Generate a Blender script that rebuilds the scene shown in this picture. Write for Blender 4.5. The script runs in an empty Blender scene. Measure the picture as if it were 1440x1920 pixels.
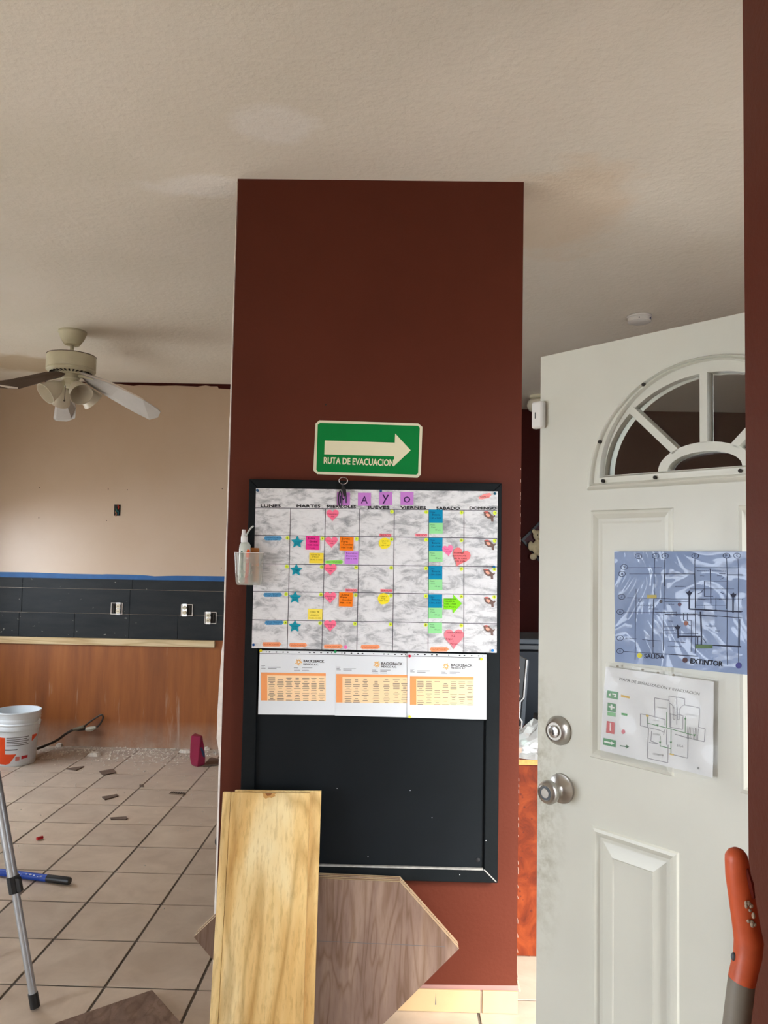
import bpy, bmesh, math, random
from mathutils import Vector as V, Matrix
random.seed(7)
S = bpy.context.scene
COL = S.collection

# ------------------------------------------------------------------ camera
F = 1466.5
CAMH = 1.579
YAW, PITCH, ROLL = -.0164, .055, .0185
_f = V((math.sin(YAW)*math.cos(PITCH), math.cos(YAW)*math.cos(PITCH), math.sin(PITCH)))
_r = V((math.cos(YAW), -math.sin(YAW), 0))
_u = _r.cross(_f)
RIGHT = math.cos(ROLL)*_r + math.sin(ROLL)*_u
UP = -math.sin(ROLL)*_r + math.cos(ROLL)*_u
FWD = _f
O = V((0, 0, CAMH))
cd = bpy.data.cameras.new('camera')
cam = bpy.data.objects.new('camera', cd)
COL.objects.link(cam)
cam.matrix_world = Matrix(((RIGHT.x, UP.x, -FWD.x, O.x), (RIGHT.y, UP.y, -FWD.y, O.y), (RIGHT.z, UP.z, -FWD.z, O.z), (0, 0, 0, 1)))
cd.sensor_fit = 'HORIZONTAL'
cd.sensor_width = 36.0
cd.lens = F/1440*36
cd.clip_start = .05
S.camera = cam

# ------------------------------------------------------------------ world, sun, daylight, exposure
S.view_settings.view_transform = 'Standard'
S.view_settings.look = 'None'
S.view_settings.exposure = 0.12
S.view_settings.gamma = 1.0
S.view_settings.use_curve_mapping = False
w = bpy.data.worlds.new('sky')
S.world = w
w.use_nodes = True
bg = w.node_tree.nodes['Background']
bg.inputs['Color'].default_value = (.87, .95, 1.05, 1)
bg.inputs['Strength'].default_value = 16.0


def sun(name, d, strength, angle, color):
    l = bpy.data.lights.new(name, 'SUN')
    l.energy = strength
    l.angle = math.radians(angle)
    l.color = color
    o = bpy.data.objects.new(name, l)
    COL.objects.link(o)
    o.rotation_euler = V(d).to_track_quat('-Z', 'Y').to_euler()
    return o


def area(name, loc, d, sx, sy, watts, color, spread=180):
    l = bpy.data.lights.new(name, 'AREA')
    l.shape = 'RECTANGLE'
    l.size, l.size_y = sx, sy
    l.energy = watts
    l.color = color
    l.spread = math.radians(spread)
    o = bpy.data.objects.new(name, l)
    COL.objects.link(o)
    o.location = loc
    o.rotation_euler = V(d).to_track_quat('-Z', 'Z').to_euler()
    return o


def portal(name, loc, d, sx, sy):
    o = area(name, loc, d, sx, sy, 1, (1, 1, 1))
    o.data.cycles.is_portal = True
    return o


sun('hazy_sun', (-.45, .80, -.60), 10.5, 26, (1.0, .96, .90))
# daylight enters through the open front doorway, the kitchen window and the wide window left of the viewer
portal('doorway_sky_portal', (1.43, 1.22, 1.05), (0, 1, 0), .94, 2.15)
portal('kitchen_window_sky_portal', (-3.74, 4.85, 1.4), (1, 0, 0), 1.5, .8)
portal('side_window_sky_portal', (-3.74, .35, 1.0), (1, 0, 0), 1.5, 1.6)

# ------------------------------------------------------------------ key sizes (metres)
H = 2.960          # ceiling
YF = 2.815         # face of the brown pillar
YB = 2.780         # front of the notice board
YK = 6.340         # kitchen wall
YR = 7.250         # far wall of the other room
REAR = -1.30
XL, XR = -3.60, 4.30
TP = .335          # floor tile pitch


def ray(x, y):
    return FWD + RIGHT*((x-720)/F) - UP*((y-960)/F)


def onY(x, y, Y):
    d = ray(x, y)
    return O + d*(Y/d.y)


def onZ(x, y, Z):
    d = ray(x, y)
    return O + d*((Z-CAMH)/d.z)


def col_pt(x, y, off=0.0):
    return onY(x, y, YF-off)


def brd_pt(x, y, off=0.0):
    return onY(x, y, YB-.0009-off)


DA = onY(1014, 669.5, 2.05)
_b = onZ(1394.9, 586, DA.z)
DU = V((_b.x-DA.x, _b.y-DA.y, 0)).normalized()
DN = V((DU.y, -DU.x, 0))


def dr(t, z, off=0.0):
    return V((DA.x, DA.y, 0)) + DU*t + V((0, 0, z)) + DN*off


def door_tz(x, y):
    r = ray(x, y)
    p = O + r*((DA-O).dot(DN)/r.dot(DN))
    return ((p-DA).dot(DU), p.z)


def door_pt(x, y, off=0.0):
    t, z = door_tz(x, y)
    return dr(t, z, off)


# ------------------------------------------------------------------ mesh helpers
class MB:
    def __init__(s):
        s.v = []
        s.f = []

    def add(s, vs, fs):
        n = len(s.v)
        s.v += [V(p) for p in vs]
        s.f += [tuple(i+n for i in f) for f in fs]
        return s

    def poly(s, pts):
        return s.add(pts, [tuple(range(len(pts)))])

    def box(s, x0, x1, y0, y1, z0, z1):
        return s.add([(x, y, z) for z in (z0, z1) for y in (y0, y1) for x in (x0, x1)],
                     [(0, 2, 3, 1), (4, 5, 7, 6), (0, 1, 5, 4), (2, 6, 7, 3), (0, 4, 6, 2), (1, 3, 7, 5)])

    def prism(s, pts, vec):
        n = len(pts)
        vec = V(vec)
        a = [V(p) for p in pts]
        b = [p+vec for p in a]
        return s.add(a+b, [tuple(range(n)), tuple(range(2*n-1, n-1, -1))] + [(i, i+n, (i+1) % n+n, (i+1) % n) for i in range(n)])

    def obox(s, c, ax, ay, az):
        c, ax, ay, az = V(c), V(ax), V(ay), V(az)
        return s.prism([c-ax-ay-az, c+ax-ay-az, c+ax+ay-az, c-ax+ay-az], az*2)

    def loft(s, loops, cap0=True, cap1=True, closed=False):
        n = len(loops[0])
        vs = [p for l in loops for p in l]
        fs = []
        m = len(loops)
        for k in range(m if closed else m-1):
            k2 = (k+1) % m
            for i in range(n):
                j = (i+1) % n
                fs.append((k*n+i, k*n+j, k2*n+j, k2*n+i))
        if cap0 and not closed:
            fs.append(tuple(range(n-1, -1, -1)))
        if cap1 and not closed:
            fs.append(tuple(range((m-1)*n, m*n)))
        return s.add(vs, fs)

    def tube(s, path, r, n=8, caps=True, closed=False):
        path = [V(p) for p in path]
        m = len(path)
        rad = r if isinstance(r, (list, tuple)) else [r]*m
        loops = []
        ref = None
        for i in range(m):
            if closed:
                d = path[(i+1) % m]-path[i-1]
            else:
                d = path[min(i+1, m-1)]-path[max(i-1, 0)]
            d.normalize()
            if ref is None:
                ref = V((0, 0, 1)) if abs(d.z) < .9 else V((1, 0, 0))
            a = d.cross(ref).normalized()
            b = a.cross(d).normalized()
            ref = b
            loops.append([path[i]+(a*math.cos(t)+b*math.sin(t))*rad[i] for t in [2*math.pi*k/n for k in range(n)]])
        return s.loft(loops, caps, caps, closed)

    def lathe(s, c, prof, n=24, axis=(0, 0, 1), caps=True):
        c, ax = V(c), V(axis).normalized()
        a = ax.cross(V((0, 0, 1)) if abs(ax.z) < .9 else V((1, 0, 0))).normalized()
        b = ax.cross(a)
        loops = [[c+ax*h+(a*math.cos(t)+b*math.sin(t))*max(r, 1e-4) for t in [2*math.pi*k/n for k in range(n)]] for r, h in prof]
        return s.loft(loops, caps, caps)

    def ball(s, c, rx, ry=None, rz=None, n=14, m=9):
        ry = rx if ry is None else ry
        rz = rx if rz is None else rz
        c = V(c)
        loops = []
        for i in range(m+1):
            t = math.pi*i/m
            q = max(math.sin(t), 1e-3)
            loops.append([c+V((rx*q*math.cos(2*math.pi*k/n), ry*q*math.sin(2*math.pi*k/n), -rz*math.cos(t))) for k in range(n)])
        return s.loft(loops)

    def build(s, name, mat, parent=None, smooth=False, bevel=0.0, origin=None, keep=False):
        if parent is not None:
            org = root_of(parent).location.copy()
        elif origin is not None:
            org = V(origin)
        else:
            lo = [min(p[i] for p in s.v) for i in range(3)]
            hi = [max(p[i] for p in s.v) for i in range(3)]
            org = V(((lo[0]+hi[0])/2, (lo[1]+hi[1])/2, lo[2]))
        me = bpy.data.meshes.new(name)
        me.from_pydata([p-org for p in s.v], [], s.f)
        bm = bmesh.new()
        bm.from_mesh(me)
        if not keep:
            bmesh.ops.recalc_face_normals(bm, faces=bm.faces)
        if bevel:
            bmesh.ops.bevel(bm, geom=list(bm.edges), offset=bevel, segments=1, affect='EDGES', clamp_overlap=True)
        if smooth:
            for f in bm.faces:
                f.smooth = True
            for e in bm.edges:
                if len(e.link_faces) == 2 and e.calc_face_angle(0) > .7:
                    e.smooth = False
        bm.to_mesh(me)
        bm.free()
        me.materials.append(mat)
        o = bpy.data.objects.new(name, me)
        COL.objects.link(o)
        if parent is None:
            o.location = org
        else:
            o.parent = parent
        return o


def smooth_path(pts, k=5):
    pts = [V(p) for p in pts]
    out = []
    for i in range(len(pts)-1):
        p0, p1, p2, p3 = pts[max(i-1, 0)], pts[i], pts[i+1], pts[min(i+2, len(pts)-1)]
        for j in range(k):
            t = j/k
            out.append(.5*((2*p1)+(p2-p0)*t+(2*p0-5*p1+4*p2-p3)*t*t+(3*p1-p0-3*p2+p3)*t**3))
    out.append(pts[-1])
    return out


def root_of(o):
    while o.parent is not None:
        o = o.parent
    return o


def tag(o, label=None, cat=None, group=None, kind=None):
    if label:
        o['label'] = label
    if cat:
        o['category'] = cat
    if group:
        o['group'] = group
    if kind:
        o['kind'] = kind
    return o


def thing(name, loc, label, cat, group=None, kind=None):
    o = bpy.data.objects.new(name, None)
    COL.objects.link(o)
    o.location = V(loc)
    o.empty_display_size = .05
    return tag(o, label, cat, group, kind)


# ------------------------------------------------------------------ materials
def lin(c):
    return tuple(((x/255)/12.92 if x/255 <= .04045 else ((x/255+.055)/1.055)**2.4) for x in c)


def new_mat(name):
    m = bpy.data.materials.new(name)
    m.use_nodes = True
    nt = m.node_tree
    return m, nt, nt.nodes['Principled BSDF'], nt.links


def node(nt, typ, **kw):
    n = nt.nodes.new(typ)
    for k, v in kw.items():
        if hasattr(n, k) and not isinstance(v, tuple):
            setattr(n, k, v)
    return n


def ramp(nt, stops):
    r = nt.nodes.new('ShaderNodeValToRGB')
    el = r.color_ramp.elements
    while len(el) < len(stops):
        el.new(.5)
    for e, (p, c) in zip(el, stops):
        e.position = p
        e.color = tuple(c)+(1,) if len(c) == 3 else c
    return r


def coords(nt, scale=(1, 1, 1), space='Object', loc=(0, 0, 0), rot=(0, 0, 0)):
    tc = nt.nodes.new('ShaderNodeTexCoord')
    mp = nt.nodes.new('ShaderNodeMapping')
    mp.inputs['Scale'].default_value = scale
    mp.inputs['Location'].default_value = loc
    mp.inputs['Rotation'].default_value = rot
    nt.links.new(tc.outputs[space], mp.inputs['Vector'])
    return mp.outputs['Vector']


def noise(nt, vec, scale, detail=4, rough=.55, dist=0):
    n = nt.nodes.new('ShaderNodeTexNoise')
    n.inputs['Scale'].default_value = scale
    n.inputs['Detail'].default_value = detail
    n.inputs['Roughness'].default_value = rough
    n.inputs['Distortion'].default_value = dist
    nt.links.new(vec, n.inputs['Vector'])
    return n


def geo_pos(nt):
    return nt.nodes.new('ShaderNodeNewGeometry').outputs['Position']


def mixc(nt, fac, a, b, blend='MIX'):
    m = nt.nodes.new('ShaderNodeMix')
    m.data_type = 'RGBA'
    m.blend_type = blend
    for sock, val in ((m.inputs[0], fac), (m.inputs[6], a), (m.inputs[7], b)):
        if hasattr(val, 'links'):
            nt.links.new(val, sock)
        else:
            sock.default_value = val if not isinstance(val, tuple) else tuple(val)+(1,)*(4-len(val))
    return m.outputs[2]


def bump(nt, bs, h, strength=.2, dist=.01):
    b = nt.nodes.new('ShaderNodeBump')
    b.inputs['Strength'].default_value = strength
    b.inputs['Distance'].default_value = dist
    nt.links.new(h, b.inputs['Height'])
    nt.links.new(b.outputs['Normal'], bs.inputs['Normal'])


def pm(name, rgb, rough=.5, var=.08, scale=6, bmp=0, bscale=60, metal=0, spec=.5, stretch=(1, 1, 1), bdist=.004):
    m, nt, bs, L = new_mat(name)
    c = lin(rgb)
    v = coords(nt, stretch)
    n = noise(nt, v, scale)
    r = ramp(nt, [(.3, tuple(x*(1-var) for x in c)), (.7, tuple(min(x*(1+var), 1) for x in c))])
    L.new(n.outputs['Fac'], r.inputs['Fac'])
    L.new(r.outputs['Color'], bs.inputs['Base Color'])
    bs.inputs['Roughness'].default_value = rough
    bs.inputs['Metallic'].default_value = metal
    bs.inputs['Specular IOR Level'].default_value = spec
    if bmp:
        n2 = noise(nt, v, bscale, 3)
        bump(nt, bs, n2.outputs['Fac'], bmp, bdist)
    return m


def m_ceiling():
    m, nt, bs, L = new_mat('ceiling_plaster')
    p = geo_pos(nt)
    n = noise(nt, p, 1.3, 5, .6)
    r = ramp(nt, [(.32, lin((240, 233, 219))), (.7, lin((247, 240, 228)))])
    L.new(n.outputs['Fac'], r.inputs['Fac'])
    # brownish water stain near the fan, touched-up white patches by the pillar
    def blob(loc, sc):
        mp = nt.nodes.new('ShaderNodeMapping')
        mp.vector_type = 'TEXTURE'
        mp.inputs['Location'].default_value = loc
        mp.inputs['Scale'].default_value = sc
        L.new(p, mp.inputs['Vector'])
        nn = noise(nt, p, 5, 3)
        add = nt.nodes.new('ShaderNodeVectorMath')
        add.operation = 'LENGTH'
        L.new(mp.outputs['Vector'], add.inputs[0])
        mm = nt.nodes.new('ShaderNodeMath')
        mm.operation = 'ADD'
        L.new(add.outputs['Value'], mm.inputs[0])
        L.new(nn.outputs['Fac'], mm.inputs[1])
        rr = ramp(nt, [(.75, (1, 1, 1)), (1.0, (0, 0, 0))])
        mm2 = nt.nodes.new('ShaderNodeMath')
        mm2.operation = 'MULTIPLY'
        mm2.inputs[1].default_value = .7
        L.new(mm.outputs[0], mm2.inputs[0])
        L.new(mm2.outputs[0], rr.inputs['Fac'])
        return rr.outputs['Color']
    s1 = onZ(45, 683, H)
    c = mixc(nt, .0, r.outputs['Color'], (1, 1, 1))
    def stain_or_glow(c, loc, sc, colr, k):
        b = blob(loc, sc)
        f = nt.nodes.new('ShaderNodeMath')
        f.operation = 'MULTIPLY'
        f.inputs[1].default_value = k
        L.new(b, f.inputs[0])
        return mixc(nt, f.outputs[0], c, lin(colr))
    c = stain_or_glow(r.outputs['Color'], s1, (.55, .35, 1), (190, 160, 105), .55)
    c = stain_or_glow(c, onZ(1050, 400, H), (.35, .55, 1), (240, 214, 182), .45)  # warm glow of light beside the pillar, painted into the ceiling colour
    c = stain_or_glow(c, onZ(385, 350, H), (.28, .12, 1), (254, 250, 244), .8)
    c = stain_or_glow(c, onZ(520, 235, H), (.16, .14, 1), (253, 249, 243), .7)
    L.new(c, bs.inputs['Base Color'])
    bs.inputs['Roughness'].default_value = .75
    n2 = noise(nt, p, 34, 5, .62)
    bump(nt, bs, n2.outputs['Fac'], .32, .012)
    return m


def m_brown(name, rgb=(88, 41, 28), rough=.5):
    m, nt, bs, L = new_mat(name)
    p = geo_pos(nt)
    n = noise(nt, p, 2.2, 4)
    c = lin(rgb)
    r = ramp(nt, [(.3, tuple(x*.93 for x in c)), (.7, tuple(x*1.06 for x in c))])
    L.new(n.outputs['Fac'], r.inputs['Fac'])
    L.new(r.outputs['Color'], bs.inputs['Base Color'])
    bs.inputs['Roughness'].default_value = rough
    bs.inputs['Specular IOR Level'].default_value = .14
    n2 = noise(nt, p, 70, 4)
    bump(nt, bs, n2.outputs['Fac'], .14, .006)
    return m


def m_tile():
    m, nt, bs, L = new_mat('floor_tile_ceramic')
    p = geo_pos(nt)
    oi = nt.nodes.new('ShaderNodeObjectInfo')
    n = noise(nt, p, 6, 5, .6, .5)
    r = ramp(nt, [(.3, lin((188, 168, 148))), (.55, lin((202, 183, 163))), (.8, lin((213, 195, 175)))])
    L.new(n.outputs['Fac'], r.inputs['Fac'])
    rr = ramp(nt, [(0, (.90, .90, .90)), (1, (1.06, 1.05, 1.03))])
    L.new(oi.outputs['Random'], rr.inputs['Fac'])
    c = mixc(nt, 1.0, r.outputs['Color'], rr.outputs['Color'], 'MULTIPLY')
    # plaster dust lying towards the kitchen wall
    sp = nt.nodes.new('ShaderNodeSeparateXYZ')
    L.new(p, sp.inputs[0])
    mr = nt.nodes.new('ShaderNodeMapRange')
    mr.inputs['From Min'].default_value = 4.6
    mr.inputs['From Max'].default_value = 6.3
    L.new(sp.outputs['Y'], mr.inputs['Value'])
    n3 = noise(nt, p, 9, 6, .7)
    mu = nt.nodes.new('ShaderNodeMath')
    mu.operation = 'MULTIPLY'
    L.new(mr.outputs[0], mu.inputs[0])
    L.new(n3.outputs['Fac'], mu.inputs[1])
    c = mixc(nt, mu.outputs[0], c, lin((172, 162, 152)))
    L.new(c, bs.inputs['Base Color'])
    bs.inputs['Roughness'].default_value = .42
    n2 = noise(nt, p, 40, 3)
    bump(nt, bs, n2.outputs['Fac'], .08, .003)
    return m


def m_grout():
    m, nt, bs, L = new_mat('floor_grout')
    p = geo_pos(nt)
    n = noise(nt, p, 30, 3)
    r = ramp(nt, [(.3, lin((92, 83, 74))), (.7, lin((118, 108, 97)))])
    L.new(n.outputs['Fac'], r.inputs['Fac'])
    sp = nt.nodes.new('ShaderNodeSeparateXYZ')
    L.new(p, sp.inputs[0])
    mr = nt.nodes.new('ShaderNodeMapRange')
    mr.inputs['From Min'].default_value = 3.8
    mr.inputs['From Max'].default_value = 5.9
    mr.inputs['To Max'].default_value = .9
    L.new(sp.outputs['Y'], mr.inputs['Value'])
    c = mixc(nt, mr.outputs[0], r.outputs['Color'], lin((178, 162, 146)))
    L.new(c, bs.inputs['Base Color'])
    bs.inputs['Roughness'].default_value = .9
    return m


def m_kitchen_paint():
    m, nt, bs, L = new_mat('pink_primer_paint')
    p = geo_pos(nt)
    n = noise(nt, p, 1.6, 5)
    r = ramp(nt, [(.3, lin((192, 166, 140))), (.7, lin((200, 176, 152)))])
    L.new(n.outputs['Fac'], r.inputs['Fac'])
    L.new(r.outputs['Color'], bs.inputs['Base Color'])
    bs.inputs['Roughness'].default_value = .38
    n2 = noise(nt, p, 25, 3)
    bump(nt, bs, n2.outputs['Fac'], .1, .006)
    return m


def m_orange():
    m, nt, bs, L = new_mat('stripped_orange_plaster')
    p = geo_pos(nt)
    mp = nt.nodes.new('ShaderNodeMapping')
    mp.inputs['Scale'].default_value = (9, 9, .9)
    L.new(p, mp.inputs['Vector'])
    n = noise(nt, mp.outputs['Vector'], 1.0, 5, .6)
    r = ramp(nt, [(.25, lin((118, 62, 20))), (.55, lin((152, 86, 32))), (.8, lin((172, 104, 46)))])
    L.new(n.outputs['Fac'], r.inputs['Fac'])
    mp2 = nt.nodes.new('ShaderNodeMapping')
    mp2.inputs['Scale'].default_value = (6, 6, .6)
    mp2.inputs['Location'].default_value = (3.3, 0, 0)
    L.new(p, mp2.inputs['Vector'])
    n2 = noise(nt, mp2.outputs['Vector'], 1.2, 6, .6)
    r2 = ramp(nt, [(.60, (0, 0, 0)), (.72, (.75, .75, .75))])
    L.new(n2.outputs['Fac'], r2.inputs['Fac'])
    c = mixc(nt, r2.outputs['Color'], r.outputs['Color'], lin((196, 176, 160)))
    # chalky splash just over the floor
    sp = nt.nodes.new('ShaderNodeSeparateXYZ')
    L.new(p, sp.inputs[0])
    mr = nt.nodes.new('ShaderNodeMapRange')
    mr.inputs['From Min'].default_value = .22
    mr.inputs['From Max'].default_value = .0
    L.new(sp.outputs['Z'], mr.inputs['Value'])
    n3 = noise(nt, p, 7, 5, .7)
    mu = nt.nodes.new('ShaderNodeMath')
    mu.operation = 'MULTIPLY'
    L.new(mr.outputs[0], mu.inputs[0])
    L.new(n3.outputs['Fac'], mu.inputs[1])
    c = mixc(nt, mu.outputs[0], c, lin((190, 176, 160)))
    L.new(c, bs.inputs['Base Color'])
    bs.inputs['Roughness'].default_value = .55
    return m


def m_slate():
    m, nt, bs, L = new_mat('dark_slate_tile')
    p = geo_pos(nt)
    mp = nt.nodes.new('ShaderNodeMapping')
    mp.inputs['Scale'].default_value = (3, 3, 14)
    L.new(p, mp.inputs['Vector'])
    n = noise(nt, mp.outputs['Vector'], 1.5, 5)
    r = ramp(nt, [(.3, lin((37, 40, 42))), (.7, lin((48, 50, 51)))])
    L.new(n.outputs['Fac'], r.inputs['Fac'])
    n2 = noise(nt, p, 26, 2, .4)
    r2 = ramp(nt, [(.74, (0, 0, 0)), (.80, (.6, .6, .6))])
    L.new(n2.outputs['Fac'], r2.inputs['Fac'])
    c = mixc(nt, r2.outputs['Color'], r.outputs['Color'], lin((190, 184, 172)))
    L.new(c, bs.inputs['Base Color'])
    bs.inputs['Roughness'].default_value = .55
    bs.inputs['Specular IOR Level'].default_value = .15
    return m


def m_wood(name, stops, stretch, scale=1.0, rough=.5, ring=1.0, dist=1.0, rot=(0, 0, 0), contrast=.35, fine=.9):
    """flat-sawn grain: thin lines of a stretched, warped field plus fine streaks"""
    m, nt, bs, L = new_mat(name)
    v = coords(nt, stretch, rot=rot)
    n = noise(nt, v, scale, 2, .45, dist)
    mu = nt.nodes.new('ShaderNodeMath')
    mu.operation = 'MULTIPLY'
    mu.inputs[1].default_value = ring*9
    L.new(n.outputs['Fac'], mu.inputs[0])
    pp = nt.nodes.new('ShaderNodeMath')
    pp.operation = 'PINGPONG'
    pp.inputs[1].default_value = .5
    L.new(mu.outputs[0], pp.inputs[0])
    ln = ramp(nt, [(0.0, (1-contrast, 1-contrast*1.25, 1-contrast*1.6)), (.25, (1, 1, 1))])
    L.new(pp.outputs[0], ln.inputs['Fac'])
    n1 = noise(nt, v, scale*1.7, 4, .5, .6)
    r = ramp(nt, stops)
    L.new(n1.outputs['Fac'], r.inputs['Fac'])
    c = mixc(nt, 1.0, r.outputs['Color'], ln.outputs['Color'], 'MULTIPLY')
    v2 = coords(nt, tuple(s*11 if s > min(stretch) else s*3 for s in stretch), rot=rot)
    n2 = noise(nt, v2, scale*2, 5, .65)
    rr = ramp(nt, [(.36, (fine, fine*.96, fine*.90)), (.50, (1, 1, 1))])
    L.new(n2.outputs['Fac'], rr.inputs['Fac'])
    c = mixc(nt, 1.0, c, rr.outputs['Color'], 'MULTIPLY')
    L.new(c, bs.inputs['Base Color'])
    bs.inputs['Roughness'].default_value = rough
    bs.inputs['Specular IOR Level'].default_value = .3
    bump(nt, bs, n2.outputs['Fac'], .05, .002)
    return m


def m_marble():
    m, nt, bs, L = new_mat('marble_print_foil')
    p = geo_pos(nt)
    mp = nt.nodes.new('ShaderNodeMapping')
    mp.inputs['Rotation'].default_value = (0, .5, 0)
    mp.inputs['Scale'].default_value = (9, 9, 20)
    L.new(p, mp.inputs['Vector'])
    n = noise(nt, mp.outputs['Vector'], 1.7, 12, .72, .55)
    r = ramp(nt, [(.30, lin((138, 138, 141))), (.42, lin((182, 181, 182))), (.50, lin((216, 214, 214))), (.60, lin((228, 226, 226))), (.74, lin((206, 205, 206)))])
    L.new(n.outputs['Fac'], r.inputs['Fac'])
    L.new(r.outputs['Color'], bs.inputs['Base Color'])
    bs.inputs['Roughness'].default_value = .28
    n2 = noise(nt, p, 9, 2)
    bump(nt, bs, n2.outputs['Fac'], .06, .01)
    return m


def m_burl():
    m, nt, bs, L = new_mat('burl_laminate')
    p = geo_pos(nt)
    n = noise(nt, p, 9, 6, .6, 1.5)
    r = ramp(nt, [(.3, lin((74, 25, 11))), (.5, lin((112, 43, 16))), (.72, lin((140, 62, 26)))])
    L.new(n.outputs['Fac'], r.inputs['Fac'])
    vo = nt.nodes.new('ShaderNodeTexVoronoi')
    vo.inputs['Scale'].default_value = 48
    L.new(p, vo.inputs['Vector'])
    n2 = noise(nt, p, 7, 2)
    mu = nt.nodes.new('ShaderNodeMath')
    mu.operation = 'ADD'
    L.new(vo.outputs['Distance'], mu.inputs[0])
    L.new(n2.outputs['Fac'], mu.inputs[1])
    r2 = ramp(nt, [(.55, (.8, .8, .8)), (.68, (0, 0, 0))])
    L.new(mu.outputs[0], r2.inputs['Fac'])
    c = mixc(nt, r2.outputs['Color'], r.outputs['Color'], lin((84, 32, 24)))
    L.new(c, bs.inputs['Base Color'])
    bs.inputs['Roughness'].default_value = .5
    bs.inputs['Specular IOR Level'].default_value = .2
    return m


def m_door():
    m, nt, bs, L = new_mat('cream_white_door_paint')
    p = geo_pos(nt)
    n = noise(nt, p, 5, 4)
    c0 = lin((213, 213, 201))
    r = ramp(nt, [(.3, tuple(x*.97 for x in c0)), (.7, tuple(min(1, x*1.02) for x in c0))])
    L.new(n.outputs['Fac'], r.inputs['Fac'])
    # hand grime around the locks near the free edge
    mp = nt.nodes.new('ShaderNodeMapping')
    mp.vector_type = 'TEXTURE'
    mp.inputs['Location'].default_value = dr(.0, .93)
    mp.inputs['Scale'].default_value = (.10, .10, .42)
    L.new(p, mp.inputs['Vector'])
    ln = nt.nodes.new('ShaderNodeVectorMath')
    ln.operation = 'LENGTH'
    L.new(mp.outputs['Vector'], ln.inputs[0])
    mr = nt.nodes.new('ShaderNodeMapRange')
    mr.inputs['From Min'].default_value = 1.0
    mr.inputs['From Max'].default_value = .2
    L.new(ln.outputs['Value'], mr.inputs['Value'])
    n3 = noise(nt, p, 28, 6, .7)
    r3 = ramp(nt, [(.42, (0, 0, 0)), (.72, (.75, .75, .75))])
    L.new(n3.outputs['Fac'], r3.inputs['Fac'])
    mu = nt.nodes.new('ShaderNodeMath')
    mu.operation = 'MULTIPLY'
    L.new(mr.outputs[0], mu.inputs[0])
    L.new(r3.outputs['Color'], mu.inputs[1])
    c = mixc(nt, mu.outputs[0], r.outputs['Color'], lin((138, 130, 96)))
    L.new(c, bs.inputs['Base Color'])
    bs.inputs['Roughness'].default_value = .36
    n2 = noise(nt, p, 26, 3)
    bump(nt, bs, n2.outputs['Fac'], .04, .004)
    return m


def m_clear(name, tint=(1, 1, 1), opac=.25, rough=.1, milky=(225, 228, 224)):
    m = bpy.data.materials.new(name)
    m.use_nodes = True
    nt = m.node_tree
    bs = nt.nodes['Principled BSDF']
    out = nt.nodes['Material Output']
    bs.inputs['Base Color'].default_value = lin(milky)+(1,)
    bs.inputs['Roughness'].default_value = rough
    tr = nt.nodes.new('ShaderNodeBsdfTransparent')
    tr.inputs['Color'].default_value = tuple(tint)+(1,)
    mx = nt.nodes.new('ShaderNodeMixShader')
    n = noise(nt, coords(nt), 20, 2)
    mr = nt.nodes.new('ShaderNodeMapRange')
    mr.inputs['To Min'].default_value = opac*.8
    mr.inputs['To Max'].default_value = opac*1.2
    nt.links.new(n.outputs['Fac'], mr.inputs['Value'])
    nt.links.new(mr.outputs[0], mx.inputs['Fac'])
    nt.links.new(tr.outputs[0], mx.inputs[1])
    nt.links.new(bs.outputs[0], mx.inputs[2])
    nt.links.new(mx.outputs[0], out.inputs['Surface'])
    return m


def m_glass(name):
    m = bpy.data.materials.new(name)
    m.use_nodes = True
    nt = m.node_tree
    nt.nodes.remove(nt.nodes['Principled BSDF'])
    out = nt.nodes['Material Output']
    tr = nt.nodes.new('ShaderNodeBsdfTransparent')
    tr.inputs['Color'].default_value = (.86, .87, .86, 1)
    gl = nt.nodes.new('ShaderNodeBsdfGlossy')
    gl.inputs['Roughness'].default_value = .04
    fr = nt.nodes.new('ShaderNodeFresnel')
    fr.inputs['IOR'].default_value = 1.5
    n = noise(nt, coords(nt), 4, 2)
    b = nt.nodes.new('ShaderNodeBump')
    b.inputs['Strength'].default_value = .02
    nt.links.new(n.outputs['Fac'], b.inputs['Height'])
    nt.links.new(b.outputs['Normal'], gl.inputs['Normal'])
    mx = nt.nodes.new('ShaderNodeMixShader')
    nt.links.new(fr.outputs[0], mx.inputs['Fac'])
    nt.links.new(tr.outputs[0], mx.inputs[1])
    nt.links.new(gl.outputs[0], mx.inputs[2])
    nt.links.new(mx.outputs[0], out.inputs['Surface'])
    return m


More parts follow.
